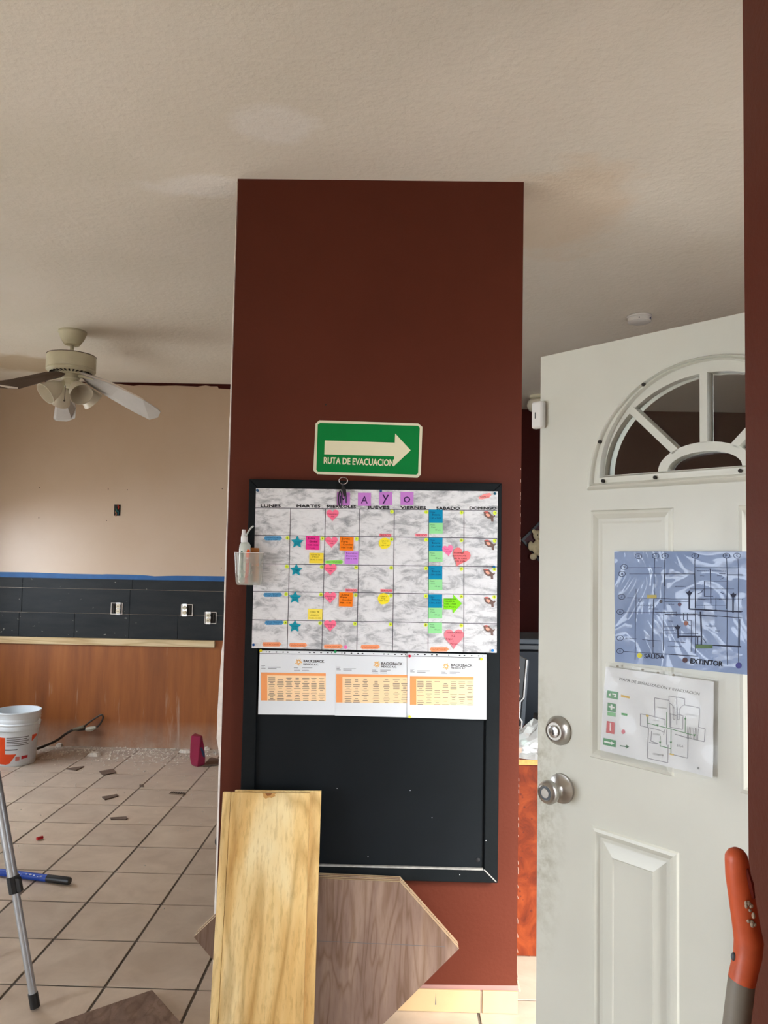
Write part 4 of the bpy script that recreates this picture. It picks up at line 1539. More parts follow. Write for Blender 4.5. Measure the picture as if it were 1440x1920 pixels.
fan_blade([(150, 697.5, 4.80), (205, 716, 4.80), (268, 750, 4.82), (296, 768, 4.84), (301, 773, 4.9), (296, 783, 4.95), (280, 787, 4.98), (250, 772, 4.98), (208, 748, 4.96), (165, 722, 4.93), (152, 706, 4.90)], MT['blade'])
ppoly([(147, 697.5), (205, 714.5), (268, 747), (271, 751.5), (205, 718), (150, 700)], lambda x, y, o: onY(x, y, 4.785-o), .004).build('blade_edge_strip', MT['plaster'], fan)
fan_blade([(110, 716, 4.95), (130, 716, 4.95), (142.5, 766, 5.38), (141, 784, 5.42), (134, 787, 5.43), (125, 790.5, 5.44), (105, 789, 5.43), (100, 785, 5.42), (104, 762, 5.38)], MT['blade'])
fan_blade([(122, 700, 4.80), (110, 696, 4.76), (86, 697, 4.72), (20, 711, 4.62), (-30, 718, 4.56), (-28, 724, 4.56), (34, 728, 4.64), (65, 719.5, 4.72), (92, 711, 4.78), (123, 704, 4.84)], MT['bladeshade_trim'])  # left blade: shade on its underside put into a darker colour
ppoly([(-20, 718), (0, 721.5), (33, 726), (34, 729), (16, 728), (0, 724)], lambda x, y, o: onY(x, y, 4.60-o), .004).build('blade_edge_strip', MT['plaster'], fan)
for az, dz in ((-8, 0), (172, 0), (96, 0)):
    a = math.radians(az)
    d = V((math.cos(a), math.sin(a), 0))
    MB().tube([FC+d*.05+V((0, 0, 2.672)), FC+d*.10+V((0, 0, 2.668)), FC+d*.16+V((0, 0, 2.655))], .012, 8).build('blade_bracket', MT['fanwhite'], fan)
for az in (228, 318, 48, 138):
    a = math.radians(az)
    d = V((math.cos(a), math.sin(a), 0))
    ax = (d*.78+V((0, 0, -.62))).normalized()
    p = FC+d*.045+V((0, 0, 2.622))
    sp = MB().lathe(p, [(.016, -.01), (.018, .02), (.022, .03)], 14, ax).build('lamp_socket', MT['fanwhite'], fan, smooth=True)
    out = [(.024, .022), (.030, .034), (.046, .055), (.057, .085), (.062, .115), (.072, .142)]
    inn = [(r-.003, h) for r, h in reversed(out)]
    MB().lathe(p, out+inn, 22, ax, caps=False).build('lamp_shade', MT['frost'], fan, smooth=True)
ch = [FC+V((-.01, -.05, 2.60)), FC+V((-.01, -.052, 2.56)), FC+V((-.012, -.053, 2.505))]
MB().tube(ch, .0016, 6).build('pull_chain', MT['brass'], fan)
MB().ball(ch[-1], .006).build('chain_bead', MT['brass'], fan, smooth=True)

# ---- blue tape, batten
tp = [(x, y) for x, y in ((-60, 1071), (0, 1072.3), (60, 1073.2), (120, 1075.5), (192, 1077), (200, 1076.5), (268, 1078.3), (290, 1080.5), (330, 1079.5), (423.5, 1080.5), (520, 1082))]
tb_ = [(520, 1092), (423.5, 1090.5), (300, 1088.5), (200, 1087.5), (100, 1085.3), (0, 1083.8), (-60, 1082.5)]
t_ = ppoly(tp+tb_, kp, .0016).build('masking_tape', MT['tape'])
tag(t_, 'strip of blue masking tape between pink paint and dark tiles', 'tape')
zz = (.812, .866)
bt_ = MB().box(XL+.02, onY(404, 1206, YK).x, YK-.032, YK-.0065, zz[0], zz[1]).build('wood_batten', MT['batten'], bevel=.002)
tag(bt_, 'long pale wooden batten fixed under the dark wall tiles', 'batten')

# ---- opened sockets
for (x, y, side, lb) in ((219, 1141, 1, 'open socket box with cream outlet to its right side'), (350.5, 1144, -1, 'open socket box with cream outlet to its left side'), (395, 1158.5, -1, 'open socket box lowest in the dark tiles, by the pier')):
    c = onY(x, y, YK-.014)
    t = thing('wall_socket', c-V((0, 0, .045)), lb, 'socket', 'opened sockets in the dark tiles')
    MB().box(c.x-.044, c.x+.044, YK-.0155, YK-.0125, c.z-.044, c.z+.044).build('box_recess', MT['recess'], t)
    w_ = .003
    rim = MB()
    for a, b, c0, c1 in ((-.047, .047, .042, .047), (-.047, .047, -.047, -.042), (-.047, -.042, -.042, .042), (.042, .047, -.042, .042)):
        rim.box(c.x+a, c.x+b, YK-.0195, YK-.0125, c.z+c0, c.z+c1)
    rim.build('box_rim', MT['plaster'], t)
    ox = c.x+side*.016
    y0 = YK-.028
    MB().box(ox-.018, ox+.018, y0, YK-.0155, c.z-.05, c.z+.05).build('strap_plate', MT['chrome'], t)
    for dz in (.02, -.02):
        fce = MB().lathe(V((ox, y0, c.z+dz)), [(.017, 0), (.017, .006), (.015, .008), (0, .008)], 14, (0, -1, 0)).build('outlet_face', MT['cream'], t)
        for sx in (-.006, .006):
            MB().box(ox+sx-.0016, ox+sx+.0016, y0-.0088, y0-.0078, c.z+dz-.005, c.z+dz+.005).build('slot', MT['recess'], fce)
    wx = c.x-side*.022
    MB().tube([V((wx, YK-.016, c.z+.03)), V((wx+.004, YK-.03, c.z)), V((wx, YK-.018, c.z-.03))], .004, 6).build('wire', MT['cable'], t)
c = onY(220, 956.5, YK)
t = thing('wall_box', c-V((0, 0, .05)), 'small open wiring box with coloured wires in the pink wall', 'wiring box')
MB().box(c.x-.026, c.x+.026, YK-.003, YK-.0004, c.z-.046, c.z+.046).build('box_recess', MT['recess'], t)
for dx, dz, colr in ((.008, .025, (190, 60, 40)), (-.006, 0, (40, 90, 80)), (.008, -.022, (60, 110, 120)), (-.01, -.03, (170, 110, 80))):
    MB().tube([c+V((dx, -.003, dz-.018)), c+V((dx+.008, -.014, dz)), c+V((dx-.003, -.004, dz+.016))], .005, 6).build('wire', cm(colr, .5, 'plastic'), t)

# ---- bucket
bc = onZ(29.5, 1429, 0)
bc_b = bc.copy()
bk = thing('paint_bucket', bc, 'white plastic bucket with an orange printed label standing on the floor', 'bucket')
HB = .385
B_F = V((-bc.x, -bc.y, 0)).normalized()
B_R = V((-B_F.y, B_F.x, 0))
prof = [(.126, .004), (.130, 0), (.134, .01), (.147, .245), (.149, .25), (.158, .255), (.159, .285), (.1575, .288), (.163, .296), (.1615, .302), (.156, .306), (.161, .330), (.158, .336), (.161, .345), (.159, .37), (.164, HB-.006), (.162, HB)]
inn = [(.158, HB), (.150, .25), (.128, .01), (0, .008)]
MB().lathe(bc, [(0, .002)]+prof+inn, 72, caps=False).build('shell', MT['bucket'], bk, smooth=True)


def br_at(h):
    return .134+(.147-.134)*(h-.01)/.235


def patch(name, pts, mat, off):
    """printed patch on the bucket; pts in (photo x, photo y)"""
    vs = []
    for x, y in pts:
        s = (x-31.0)/34.5
        h = max(.004, (1427-y)*.00412)
        a = math.asin(max(-.995, min(.995, s)))
        r = br_at(h)+off
        vs.append(bc+(B_F*math.cos(a)+B_R*math.sin(a))*r+V((0, 0, h)))
    return vs


def bpatch(name, x0, x1, ya, yb_, mat, off, parent, n=10):
    m = MB()
    n = max(2, int(abs(x1-x0)/1.2))
    for k in range(n):
        xa, xb = x0+(x1-x0)*k/n, x0+(x1-x0)*(k+1)/n
        fa, fb = k/n, (k+1)/n
        f = lambda v, q: v[0]+(v[1]-v[0])*q
        m.poly(patch('', [(xa, f(ya, fa)), (xa, f(yb_, fa)), (xb, f(yb_, fb)), (xb, f(ya, fb))], mat, off))
    return m.build(name, mat, parent, keep=False)


bpatch('label', -1, 63.5, (1374, 1372), (1424, 1419), MT['labelwhite'], .0008, bk)
bpatch('label_block', -1, 13.0, (1376, 1376), (1423, 1423), MT['labelorange'], .0014, bk)
bpatch('label_block', 12.9, 20, (1405, 1405), (1423.5, 1421.5), MT['labelorange'], .0014, bk, 4)
bpatch('label_block', 20, 31, (1405, 1405), (1421.5, 1406), MT['labelorange'], .0014, bk, 4)
bpatch('label_block', 55, 63, (1375, 1374), (1386, 1378), MT['labelorange'], .0014, bk, 4)
bpatch('label_stripe', 13, 33, (1396.5, 1396.5), (1398.5, 1398.2), MT['ink'], .0018, bk, 5)
for k in range(5):
    bpatch('label_text', 15, 50-3*(k % 2), (1376+k*3.4, 1375+k*3.4), (1377.2+k*3.4, 1376.2+k*3.4), MT['inkgrey'], .0018, bk, 5)
bpatch('label_seal', 30, 37, (1409.5, 1410), (1417, 1416.5), cm((206, 120, 110)), .0018, bk, 3)
bpatch('label_seal', 40, 50, (1409, 1409), (1415, 1413.5), MT['red'], .0018, bk, 3)
er = bc+B_R*.146+B_F*.055+V((0, 0, .30))
MB().ball(er, .012, .02, .028).build('handle_ear', MT['bucket'], bk, smooth=True)

# ---- cable on the wall
t = thing('power_cable', onY(150, 1395, 6.25), 'dark power cable with a taped end looping up the orange plaster', 'cable')
pts = [(60, 1407, 6.02), (75, 1402, 6.1), (95, 1394, 6.16), (110, 1386, 6.22), (122, 1377, 6.27), (136, 1369, 6.30), (150, 1368, 6.30), (160, 1367, 6.30)]
MB().tube(smooth_path([onY(*p) for p in pts]), .010, 8).build('cord', MT['cable'], t, smooth=True)
pts = [(158, 1363, 6.30), (164, 1357, 6.29), (175, 1349, 6.29), (187, 1341.5, 6.29), (192, 1341, 6.29), (193, 1347, 6.29), (188, 1357, 6.30), (182, 1363, 6.30)]
MB().tube(smooth_path([onY(*p) for p in pts]), .007, 8).build('loop', MT['cable'], t, smooth=True)
MB().tube([onY(*p) for p in ((138, 1368, 6.295), (150, 1365, 6.29), (158, 1362, 6.29))], .013, 8).build('tape_wrap', cm((120, 110, 92), .6, 'tape'), t, smooth=True)
MB().tube([onY(*p) for p in ((162, 1367.5, 6.29), (170, 1367, 6.285), (180, 1364, 6.29))], [.016, .02, .012], 8).build('end_cap', cm((190, 184, 168), .6, 'tape'), t, smooth=True)

# ---- magenta bottle
t = thing('magenta_bottle', onZ(370, 1438, 0), 'magenta plastic container with a blue patch standing upright by the wall', 'container')
Yb = onZ(370, 1438, 0).y
base = onZ(370, 1438, 0)
lv = [(1438, 362.5, 370, 379), (1433, 358, 370, 384), (1420, 355.5, 372.5, 385.5), (1400, 356.5, 374, 383), (1379.5, 358.5, 376.5, 379.5)]
loops = []
for y, a, b, c in lv:
    A, B, C = onY(a, y, Yb+.02), onY(b, y, Yb), onY(c, y, Yb+.03)
    z = max(0.001, A.z) if y < 1437 else .001
    A.z = B.z = C.z = z
    D = A+C-B+V((0, .06, 0))
    loops.append([A, B, C, D])
MB().loft(loops).build('body', MT['magenta'], t, bevel=.003)
q = [(375.5, 1402), (378.5, 1401), (384, 1413), (384, 1420), (381, 1419)]
MB().prism([onY(x, y, Yb+.004+(x-374)*.0023) for x, y in q], (0, -.002, 0)).build('blue_patch', MT['navy'], t)
# black tray edge beside it
t = MB().prism([onZ(*p, .004) for p in ((381, 1437.5), (414, 1434), (416, 1427), (397, 1421.5), (393, 1423))], (0, 0, .008)).build('trowel_plate', MT['shard'])
tag(t, 'thin dark plate lying on the floor next to the magenta container', 'plate')

# ---- broken tile pieces and crumbs
G = 'broken tile pieces on the kitchen floor'
sh_ = [([(124, 1441), (150, 1437.5), (158, 1436.5), (143, 1444)], 'brown broken tile piece with a raised edge near the bucket'),
       ([(186, 1446), (212, 1441.5), (218, 1448), (193, 1453)], 'squarish brown broken tile piece with a plaster crumb on it'),
       ([(191, 1494), (219, 1489), (222, 1492), (197, 1499)], 'slanted oblong broken tile piece on the kitchen floor'),
       ([(207, 1533), (237, 1531), (239, 1534), (236, 1536), (208, 1536)], 'thin straight broken tile strip nearest the viewer'),
       ([(261.5, 1471), (270, 1471.5), (269.5, 1474.5), (262, 1473.5)], 'tiny brown broken tile chip beside a grout line')]
for pts, lb in sh_:
    t = MB().prism([onZ(x, y, .006) for x, y in pts], (0, 0, .007)).build('tile_shard', MT['shard'])
    for v in t.data.vertices:
        pass
    t.location.z = .0005
    tag(t, lb, 'tile shard', G)
t = thing('comb_strip', onZ(331, 1488, 0), 'short toothed grey strip lying on the kitchen floor', 'strip')
a, b = onZ(319, 1487, .004), onZ(346, 1489.5, .004)
MB().obox((a+b)/2, (b-a)/2, V((.003, .015, 0)), V((0, 0, .003))).build('spine', cm((150, 130, 112), .7, 'plastic'), t)
for k in range(9):
    p = a+(b-a)*(k+.5)/9
    MB().obox(p+V((0, .006, .0035)), (b-a)*.02, V((0, .018, 0)), V((0, 0, .002))).build('tooth', MT['recess'], t)
a, b = onZ(69, 1573.5, .008), onZ(80, 1570.5, .008)
t = MB().tube([a, b], .009, 8).build('red_plug', MT['red'])
t.location.z += .002
tag(t, 'small red wall plug lying on the tiles', 'wall plug')

rd = random.Random(11)
keep_off = [(bc_b.x, bc_b.y, .17)]+[(onZ(x, y, 0).x, onZ(x, y, 0).y, r) for x, y, r in ((370, 1434, .10), (142, 1440, .09), (202, 1447, .09), (207, 1494, .09), (223, 1534, .09), (266, 1472, .04), (402, 1430, .19), (110, 1399, .06), (176, 1416, .09), (349, 1409, .10), (350, 1402, .06), (388, 1405, .05), (75, 1572, .05), (331, 1488, .08))]
cr_ = MB()
for k in range(1500):
    if k < 1100:
        x = rd.uniform(-3.1, -1.25)
        y = YK-.01-abs(rd.gauss(0, .23))
        r = rd.uniform(.003, .011)*(1.5 if rd.random() < .06 else 1)
    else:
        x, y = rd.uniform(-3.0, -.8), rd.uniform(2.9, 6.2)
        y = 6.2-(6.2-y)*rd.random()
        r = rd.uniform(.002, .007)
    if y < 2.8 or (x > -1.0 and y < 3.2) or any((x-a_)**2+(y-b_)**2 < r_*r_ for a_, b_, r_ in keep_off):
        continue
    vs = [V((x+r*rd.uniform(.6, 1.4)*math.cos(a), y+r*rd.uniform(.6, 1.4)*math.sin(a), .0)) for a in (0, 1.6, 3.1, 4.7)]
    tp_ = V((x+rd.uniform(-.3, .3)*r, y+rd.uniform(-.3, .3)*r, r*rd.uniform(.5, 1.1)))
    cr_.add(vs+[tp_], [(0, 1, 4), (1, 2, 4), (2, 3, 4), (3, 0, 4)])
t = cr_.build('plaster_crumbs', MT['debris'], origin=(-2, 5.8, 0))
tag(t, 'white plaster crumbs and dust strewn along the kitchen wall', 'debris', kind='stuff')
G2 = 'plaster lumps by the kitchen wall'
for x, y, sx, lb in ((110, 1399, 9, 'bent white plaster flake behind the bucket'), (176, 1416, 13, 'pale plaster lump in front of the cable'), (349, 1409, 15, 'larger white plaster flake left of the magenta container'), (350, 1402, 8, 'curled white plaster flake above the larger one'), (388, 1405, 6, 'small white plaster flake right of the magenta container')):
    p = onZ(x, y, .004)
    k = sx/250
    m = MB()
    n = 9
    lo1 = [p+V((k*(.7+.5*rd.random())*math.cos(2*math.pi*i/n), k*.8*(.6+.5*rd.random())*math.sin(2*math.pi*i/n), -.004)) for i in range(n)]
    lo2 = [p+(q_-p)*.75+V((0, 0, .012+rd.random()*.015)) for q_ in lo1]
    m.loft([lo1, lo2])
    t = m.build('plaster_lump', MT['debris'])
    tag(t, lb, 'plaster lump', G2)

# ---- tripod
ft = onZ(67, 1893, .0)
ap_ = ft+V((-.262, .02, 1.12))
tr = thing('tripod', V((ap_.x, ap_.y, 0)), 'silver tripod leg with black clamp and rubber foot on the tiles', 'tripod')
for k in range(3):
    a = math.radians(120*k)+math.atan2(ft.y-ap_.y, ft.x-ap_.x)
    r = math.hypot(ft.x-ap_.x, ft.y-ap_.y)
    foot = V((ap_.x+r*math.cos(a), ap_.y+r*math.sin(a), 0))
    d = (ap_-foot).normalized()
    lg = MB().tube([foot+d*.03, foot+d*.44], .0135, 14).build('leg', MT['alu'], tr, smooth=True)
    MB().tube([foot+d*.40, foot+d*1.12], .0175, 14).build('leg', MT['alu'], tr, smooth=True)
    MB().tube([foot+d*.008, foot+d*.056], .0165, 14).build('rubber_foot', MT['blackplastic'], lg, smooth=True)
    MB().tube([foot+d*.398, foot+d*.455], .0215, 10).build('clamp', MT['blackplastic'], lg)
    sd = d.cross(V((0, 1, 0))).normalized()
    MB().obox(foot+d*.428+V((.02, -.005, 0)), V((.008, 0, 0)), V((0, .010, 0)), d*.024).build('clamp_lever', MT['blackplastic'], lg, bevel=.002)
MB().lathe(V((ap_.x, ap_.y, 0)), [(.045, 1.08), (.05, 1.10), (.05, 1.15), (.03, 1.17)], 16).build('crown', MT['blackplastic'], tr)
MB().lathe(V((ap_.x, ap_.y, 0)), [(.014, .85), (.014, 1.45)], 12).build('centre_post', MT['alu'], tr)

# ---- blue extension pole on the floor
e = onZ(131, 1652, .018)
s_ = onZ(-60, 1628, .018)
d = (s_-e).normalized()
pl = thing('extension_pole', e-V((0, 0, .018)), 'blue painted extension pole with a black end lying on the tiles', 'pole')
MB().tube([e+d*.115, e+d*.38], .0165, 14).build('blue_sleeve', MT['bluepole'], pl, smooth=True)
MB().tube([e, e+d*.01, e+d*.12], [.016, .018, .018], 14).build('end_grip', MT['blackplastic'], pl, smooth=True)
MB().tube([e+d*.37, e+d*.9], .015, 14).build('white_tube', MT['white'], pl, smooth=True)
for k in range(9):
    p = e+d*(.14+.022*k+rd.uniform(0, .01))+V((rd.uniform(-.004, .004), -.0125, .0105+rd.uniform(-.003, .003)))
    MB().ball(p, rd.uniform(.003, .009), .002, rd.uniform(.002, .0035), 7, 5).build('paint_splash', MT['paper'], pl)
t = MB().ball(onZ(410.5, 1577, .03), .022, .03, .03).build('dark_lump', MT['blackplastic'], smooth=True)
tag(t, 'small dark object on the tiles just behind the pier corner', 'object')

# ================================================================== DOOR SIDE
# ---- papers on the door
d4 = lambda x, y: (1100+x/4.235, 1000+y/4.235)
d5 = lambda x, y: (1100+x/4.235, 1230+y/4.235)


def wav(t, z, amp, sd):
    return amp*(math.sin(31*t+sd)*math.cos(27*z+sd*2)+.6*math.sin(58*z-22*t+sd)+.4*math.cos(70*t+33*z))


def sheet_grid(corn, amp, sd, base, nu=22, nv=18, th=.0008):
    """wavy sheet on the door; corn TL,TR,BR,BL in door (t,z)"""
    m = MB()
    vs = []
    for j in range(nv+1):
        for i in range(nu+1):
            u, v = i/nu, j/nv
            t = (corn[0][0]*(1-u)+corn[1][0]*u)*(1-v)+(corn[3][0]*(1-u)+corn[2][0]*u)*v
            z = (corn[0][1]*(1-u)+corn[1][1]*u)*(1-v)+(corn[3][1]*(1-u)+corn[2][1]*u)*v
            vs.append(dr(t, z, base+wav(t, z, amp, sd)))
    m.add(vs, [(j*(nu+1)+i, j*(nu+1)+i+1, (j+1)*(nu+1)+i+1, (j+1)*(nu+1)+i) for j in range(nv) for i in range(nu)])
    return m


def m_gloss(name, rgb, rough, coat=0.0):
    m, nt, bs, L = new_mat(name)
    n = noise(nt, coords(nt), 7, 3)
    c = lin(rgb)
    r = ramp(nt, [(.3, tuple(x*.88 for x in c)), (.7, tuple(x*1.1 for x in c))])
    L.new(n.outputs['Fac'], r.inputs['Fac'])
    L.new(r.outputs['Color'], bs.inputs['Base Color'])
    bs.inputs['Roughness'].default_value = rough
    bs.inputs['Coat Weight'].default_value = coat
    bs.inputs['Coat Roughness'].default_value = .07
    nb_ = noise(nt, coords(nt), 6, 2, .5, 1.6)
    b_ = nt.nodes.new('ShaderNodeBump')
    b_.inputs['Strength'].default_value = 1.0
    b_.inputs['Distance'].default_value = .03
    L.new(nb_.outputs['Fac'], b_.inputs['Height'])
    L.new(b_.outputs['Normal'], bs.inputs['Coat Normal'])
    return m


plan_mat = m_gloss('laminated_blue_print', (108, 132, 176), .4, .42)
AMP, SD = .0011, 1.3
fp = thing('floor_plan', door_pt(1280, 1262), 'glossy blue laminated floor plan taped to the white door', 'poster')
corn = [door_tz(1157, 1034), door_tz(1420, 1034), door_tz(1422, 1266), door_tz(1158, 1240)]
for c_ in ():
    pass
ext_ = (corn[1][0]-corn[0][0])
sh0 = sheet_grid(corn, AMP, SD, .0115).build('sheet', plan_mat, fp, smooth=True)
bd = MB()


def plan_pt(x, y, o=0.0):
    t, z = door_tz(x, y)
    return dr(t, z, .0115+wav(t, z, AMP, SD)+.0006+o)


def seg_lines(mb, cf, lines, wpx):
    for (x0, y0, x1, y1) in lines:
        a, b = cf(x0, y0), cf(x1, y1)
        n = max(1, int(math.hypot(b[0]-a[0], b[1]-a[1])/6))
        pts = [(a[0]+(b[0]-a[0])*k/n, a[1]+(b[1]-a[1])*k/n) for k in range(n+1)]
        pline(mb, plan_pt, pts, wpx, 0)


thin = [(330, 272, 620, 272), (360, 322, 880, 322), (345, 510, 700, 520), (310, 625, 905, 632), (330, 830, 420, 836), (320, 935, 905, 975),
        (415, 440, 405, 1000), (560, 200, 552, 640), (640, 205, 628, 930), (882, 205, 882, 950), (1132, 200, 1138, 1040), (1222, 205, 1228, 1040),
        (550, 640, 548, 950), (700, 520, 1260, 520), (560, 645, 880, 650), (635, 740, 720, 740), (635, 768, 720, 768), (600, 790, 905, 796), (850, 690, 850, 940), (465, 842, 610, 852), (655, 852, 805, 866),
        (955, 380, 955, 500), (1048, 500, 1048, 610), (955, 380, 1130, 380), (955, 500, 1025, 500), (960, 570, 960, 610), (890, 570, 1130, 570), (840, 440, 1190, 440), (1070, 320, 1120, 320), (790, 630, 790, 690), (820, 630, 820, 690), (790, 690, 850, 690),
        (900, 480, 930, 470), (930, 470, 950, 440), (1080, 470, 1110, 478), (1080, 365, 1110, 350), (940, 830, 970, 870), (1060, 655, 1260, 672), (905, 650, 1060, 662), (715, 640, 735, 640), (735, 620, 735, 655), (565, 625, 735, 625), (820, 720, 850, 735)]
thick = [(880, 272, 1230, 274), (640, 322, 880, 322), (1000, 280, 1008, 560), (880, 320, 885, 590), (1132, 340, 1132, 600), (640, 320, 640, 420), (640, 540, 830, 540), (550, 520, 550, 900), (640, 640, 880, 640), (835, 600, 1260, 620), (850, 640, 1250, 670), (1235, 680, 1235, 900), (740, 815, 940, 820), (900, 820, 900, 880), (880, 880, 1250, 900), (1025, 885, 1250, 893), (1130, 330, 1255, 330), (960, 610, 1050, 612), (550, 950, 905, 972)]
heavy = [(835, 470, 835, 600), (1182, 480, 1182, 630), (925, 620, 930, 880), (743, 735, 745, 830), (835, 600, 1250, 622), (745, 815, 920, 818)]
m = MB()
seg_lines(m, d4, thin, .8)
seg_lines(m, d4, thick, 1.3)
seg_lines(m, d4, heavy, 2.6)
for x, y in ((835, 470), (1184, 485), (743, 740)):
    m.poly([plan_pt(*d4(a, b)) for a, b in ((x-28, y-8), (x-12, y-2), (x, y-18), (x+12, y-2), (x+28, y-8), (x+10, y+22), (x-10, y+22))])
for (x, y, s) in ((430, 182, 'A'), (568, 180, 'C'), (643, 180, 'D'), (884, 180, 'E'), (1132, 178, 'F'), (1215, 178, 'G'), (320, 268, '9'), (303, 322, '8'), (300, 503, '7'), (287, 622, '6'), (287, 829, '2'), (287, 933, '1')):
    pp = [d4(x+27*math.cos(a), y+20*math.sin(a)) for a in [2*math.pi*k/16 for k in range(16)]]
    pline(m, plan_pt, pp, .9, 0, True)
    text_on(s, d4(x-8, y+9), d4(x+8, y+9), 18/4.235, plan_pt, None, None, .0001, mb=m)
for s, x0, x1, y in (('RECAMARA 1', 905, 1000, 303), ('RECAMARA 2', 1018, 1125, 303), ('BANO', 925, 955, 340), ('BANO', 1055, 1090, 340), ('RECAMARA 3', 722, 805, 426), ('PATIO', 430, 475, 530), ('SERV.', 430, 475, 543), ('ACCESO', 430, 545, 575), ('COCINA', 655, 718, 566), ('PASILLO', 910, 960, 526), ('PASILLO', 1062, 1120, 526), ('CASA', 668, 705, 700), ('COMEDOR', 665, 775, 900), ('SALA COMEDOR', 965, 1048, 738), ('SALA', 1042, 1078, 776), ('ACCESO', 512, 590, 603), ('PUERTA', 910, 960, 912)):
    text_on(s, d4(x0, y), d4(x1, y+2), 2.3, plan_pt, None, None, .0001, mb=m)
tag(m.build('plan_lines', cm((34, 38, 62), .5, 'ink'), fp, keep=False), kind='stuff')
text_on('SALIDA', d4(478, 988), d4(636, 992), 33/4.235, plan_pt, cm((40, 44, 66), .5, 'ink'), fp, .0001, bold=.04)
text_on('EXTINTOR', d4(845, 1027), d4(1098, 1052), 38/4.235, plan_pt, cm((24, 26, 40), .5, 'ink'), fp, .0001, bold=.05)
for x, y, r, c_ in ((441, 967, 20, (222, 214, 60)), (803, 1003, 21, (70, 30, 34)), (1228, 1046, 24, (66, 66, 140)), (760, 563, 15, (96, 70, 90)), (810, 712, 18, (150, 96, 80)), (610, 540, 13, (80, 80, 90))):
    MB().poly([plan_pt(*d4(x+r*math.cos(a), y+r*math.sin(a)), .0002) for a in [2*math.pi*k/16 for k in range(16)]]).build('key_dot', cm(c_, .4, 'ink'), fp)
for x0, x1, y0, y1, c_ in ((500, 575, 488, 515, (190, 176, 100)), (885, 1020, 882, 912, (96, 122, 84))):
    MB().poly([plan_pt(*d4(*p), .0001) for p in ((x0, y0), (x0, y1), (x1, y1), (x1, y0))]).build('exit_mark', cm(c_, .5, 'ink'), fp)

# evacuation map in a clear sleeve
AMP2, SD2 = .0010, 4.1
em = thing('evacuation_map', door_pt(1240, 1455), 'white evacuation map in a crumpled clear sleeve on the white door', 'poster')
sheet_grid([door_tz(1140, 1249), door_tz(1343, 1277), door_tz(1341, 1457), door_tz(1130, 1405)], AMP2, SD2, .0105).build('sheet', MT['paper'], em, smooth=True)


def map_pt(x, y, o=0.0):
    t, z = door_tz(x, y)
    return dr(t, z, .0105+wav(t, z, AMP2, SD2)+.0006+o)


text_on('MAPA DE SEÑALIZACIÓN Y EVACUACIÓN', d5(277, 188), d5(913, 308), 21/4.235, map_pt, cm((52, 52, 54), .5, 'ink'), em, .0001)


def msegs(mb, lines, wpx):
    for pts in lines:
        q = [d5(*p) for p in pts]
        full = []
        for a, b in zip(q[:-1], q[1:]):
            n = max(1, int(math.hypot(b[0]-a[0], b[1]-a[1])/6))
            full += [(a[0]+(b[0]-a[0])*k/n, a[1]+(b[1]-a[1])*k/n) for k in range(n)]
        full.append(q[-1])
        pline(mb, map_pt, full, wpx, 0)


m = MB()
msegs(m, [[(560, 475), (560, 328), (675, 348), (675, 312), (798, 333), (798, 385), (916, 408), (910, 560), (962, 572), (955, 675), (720, 615)], [(560, 475), (445, 455), (443, 548), (510, 565), (502, 805), (664, 842), (668, 700)], [(735, 325), (735, 540)], [(675, 350), (680, 560), (785, 578), (785, 470)], [(685, 455), (685, 560)], [(720, 615), (828, 645), (820, 805), (705, 778)], [(540, 475), (640, 500), (640, 545)], [(500, 470), (500, 560)], [(515, 565), (600, 585), (630, 600)], [(535, 590), (530, 670), (590, 690)], [(655, 580), (655, 700)], [(640, 580), (630, 620)], [(705, 400), (705, 495), (720, 500), (720, 405)], [(740, 405), (740, 500), (755, 500), (755, 410)], [(675, 450), (700, 460), (735, 470)], [(735, 455), (790, 470)], [(798, 385), (775, 395), (760, 415)], [(680, 370), (700, 385), (715, 410)], [(515, 680), (580, 692)]], 1.4)
tag(m.build('plan_lines', cm((150, 150, 158), .5, 'ink'), em), kind='stuff')
m = MB()
msegs(m, [[(500, 478), (500, 528), (580, 548), (690, 575), (870, 622)], [(690, 575), (690, 770)], [(604, 630), (604, 715)], [(604, 708), (690, 730)], [(805, 475), (805, 602)], [(653, 440), (653, 565)]], 1.2)
for x, y in ((805, 495), (690, 680), (604, 680), (880, 622), (580, 545)):
    m.poly([map_pt(*d5(a, b)) for a, b in ((x-10, y-6), (x+10, y-6), (x, y+12))])
m.build('escape_route', cm((60, 130, 74), .5, 'ink'), em)
m = MB()
for k in range(8):
    x = 825+k*12
    msegs(m, [[(x, 555+k*2.2), (x-4, 650+k*2.2)]], .7)
tag(m.build('stairs', cm((90, 90, 96), .5, 'ink'), em), kind='stuff')
m = MB()
for s, x0, x1, y, h in (('HABITACION', 575, 655, 405, 10), ('HABITACION 2', 800, 895, 462, 12), ('SALA', 735, 787, 712, 18), ('COMEDOR', 545, 630, 776, 14), ('COCINA', 545, 605, 618, 12), ('ACCESO', 545, 590, 508, 9)):
    text_on(s, d5(x0, y), d5(x1, y+(x1-x0)*.16), h/4.235, map_pt, None, None, .0001, mb=m)
m.build('room_names', cm((110, 110, 116), .5, 'ink'), em)


def icon(pts, colr, nm='icon', o=0.0001):
    return MB().poly([map_pt(*d5(*p), o) for p in pts]).build(nm, cm(colr, .5, 'ink'), em)


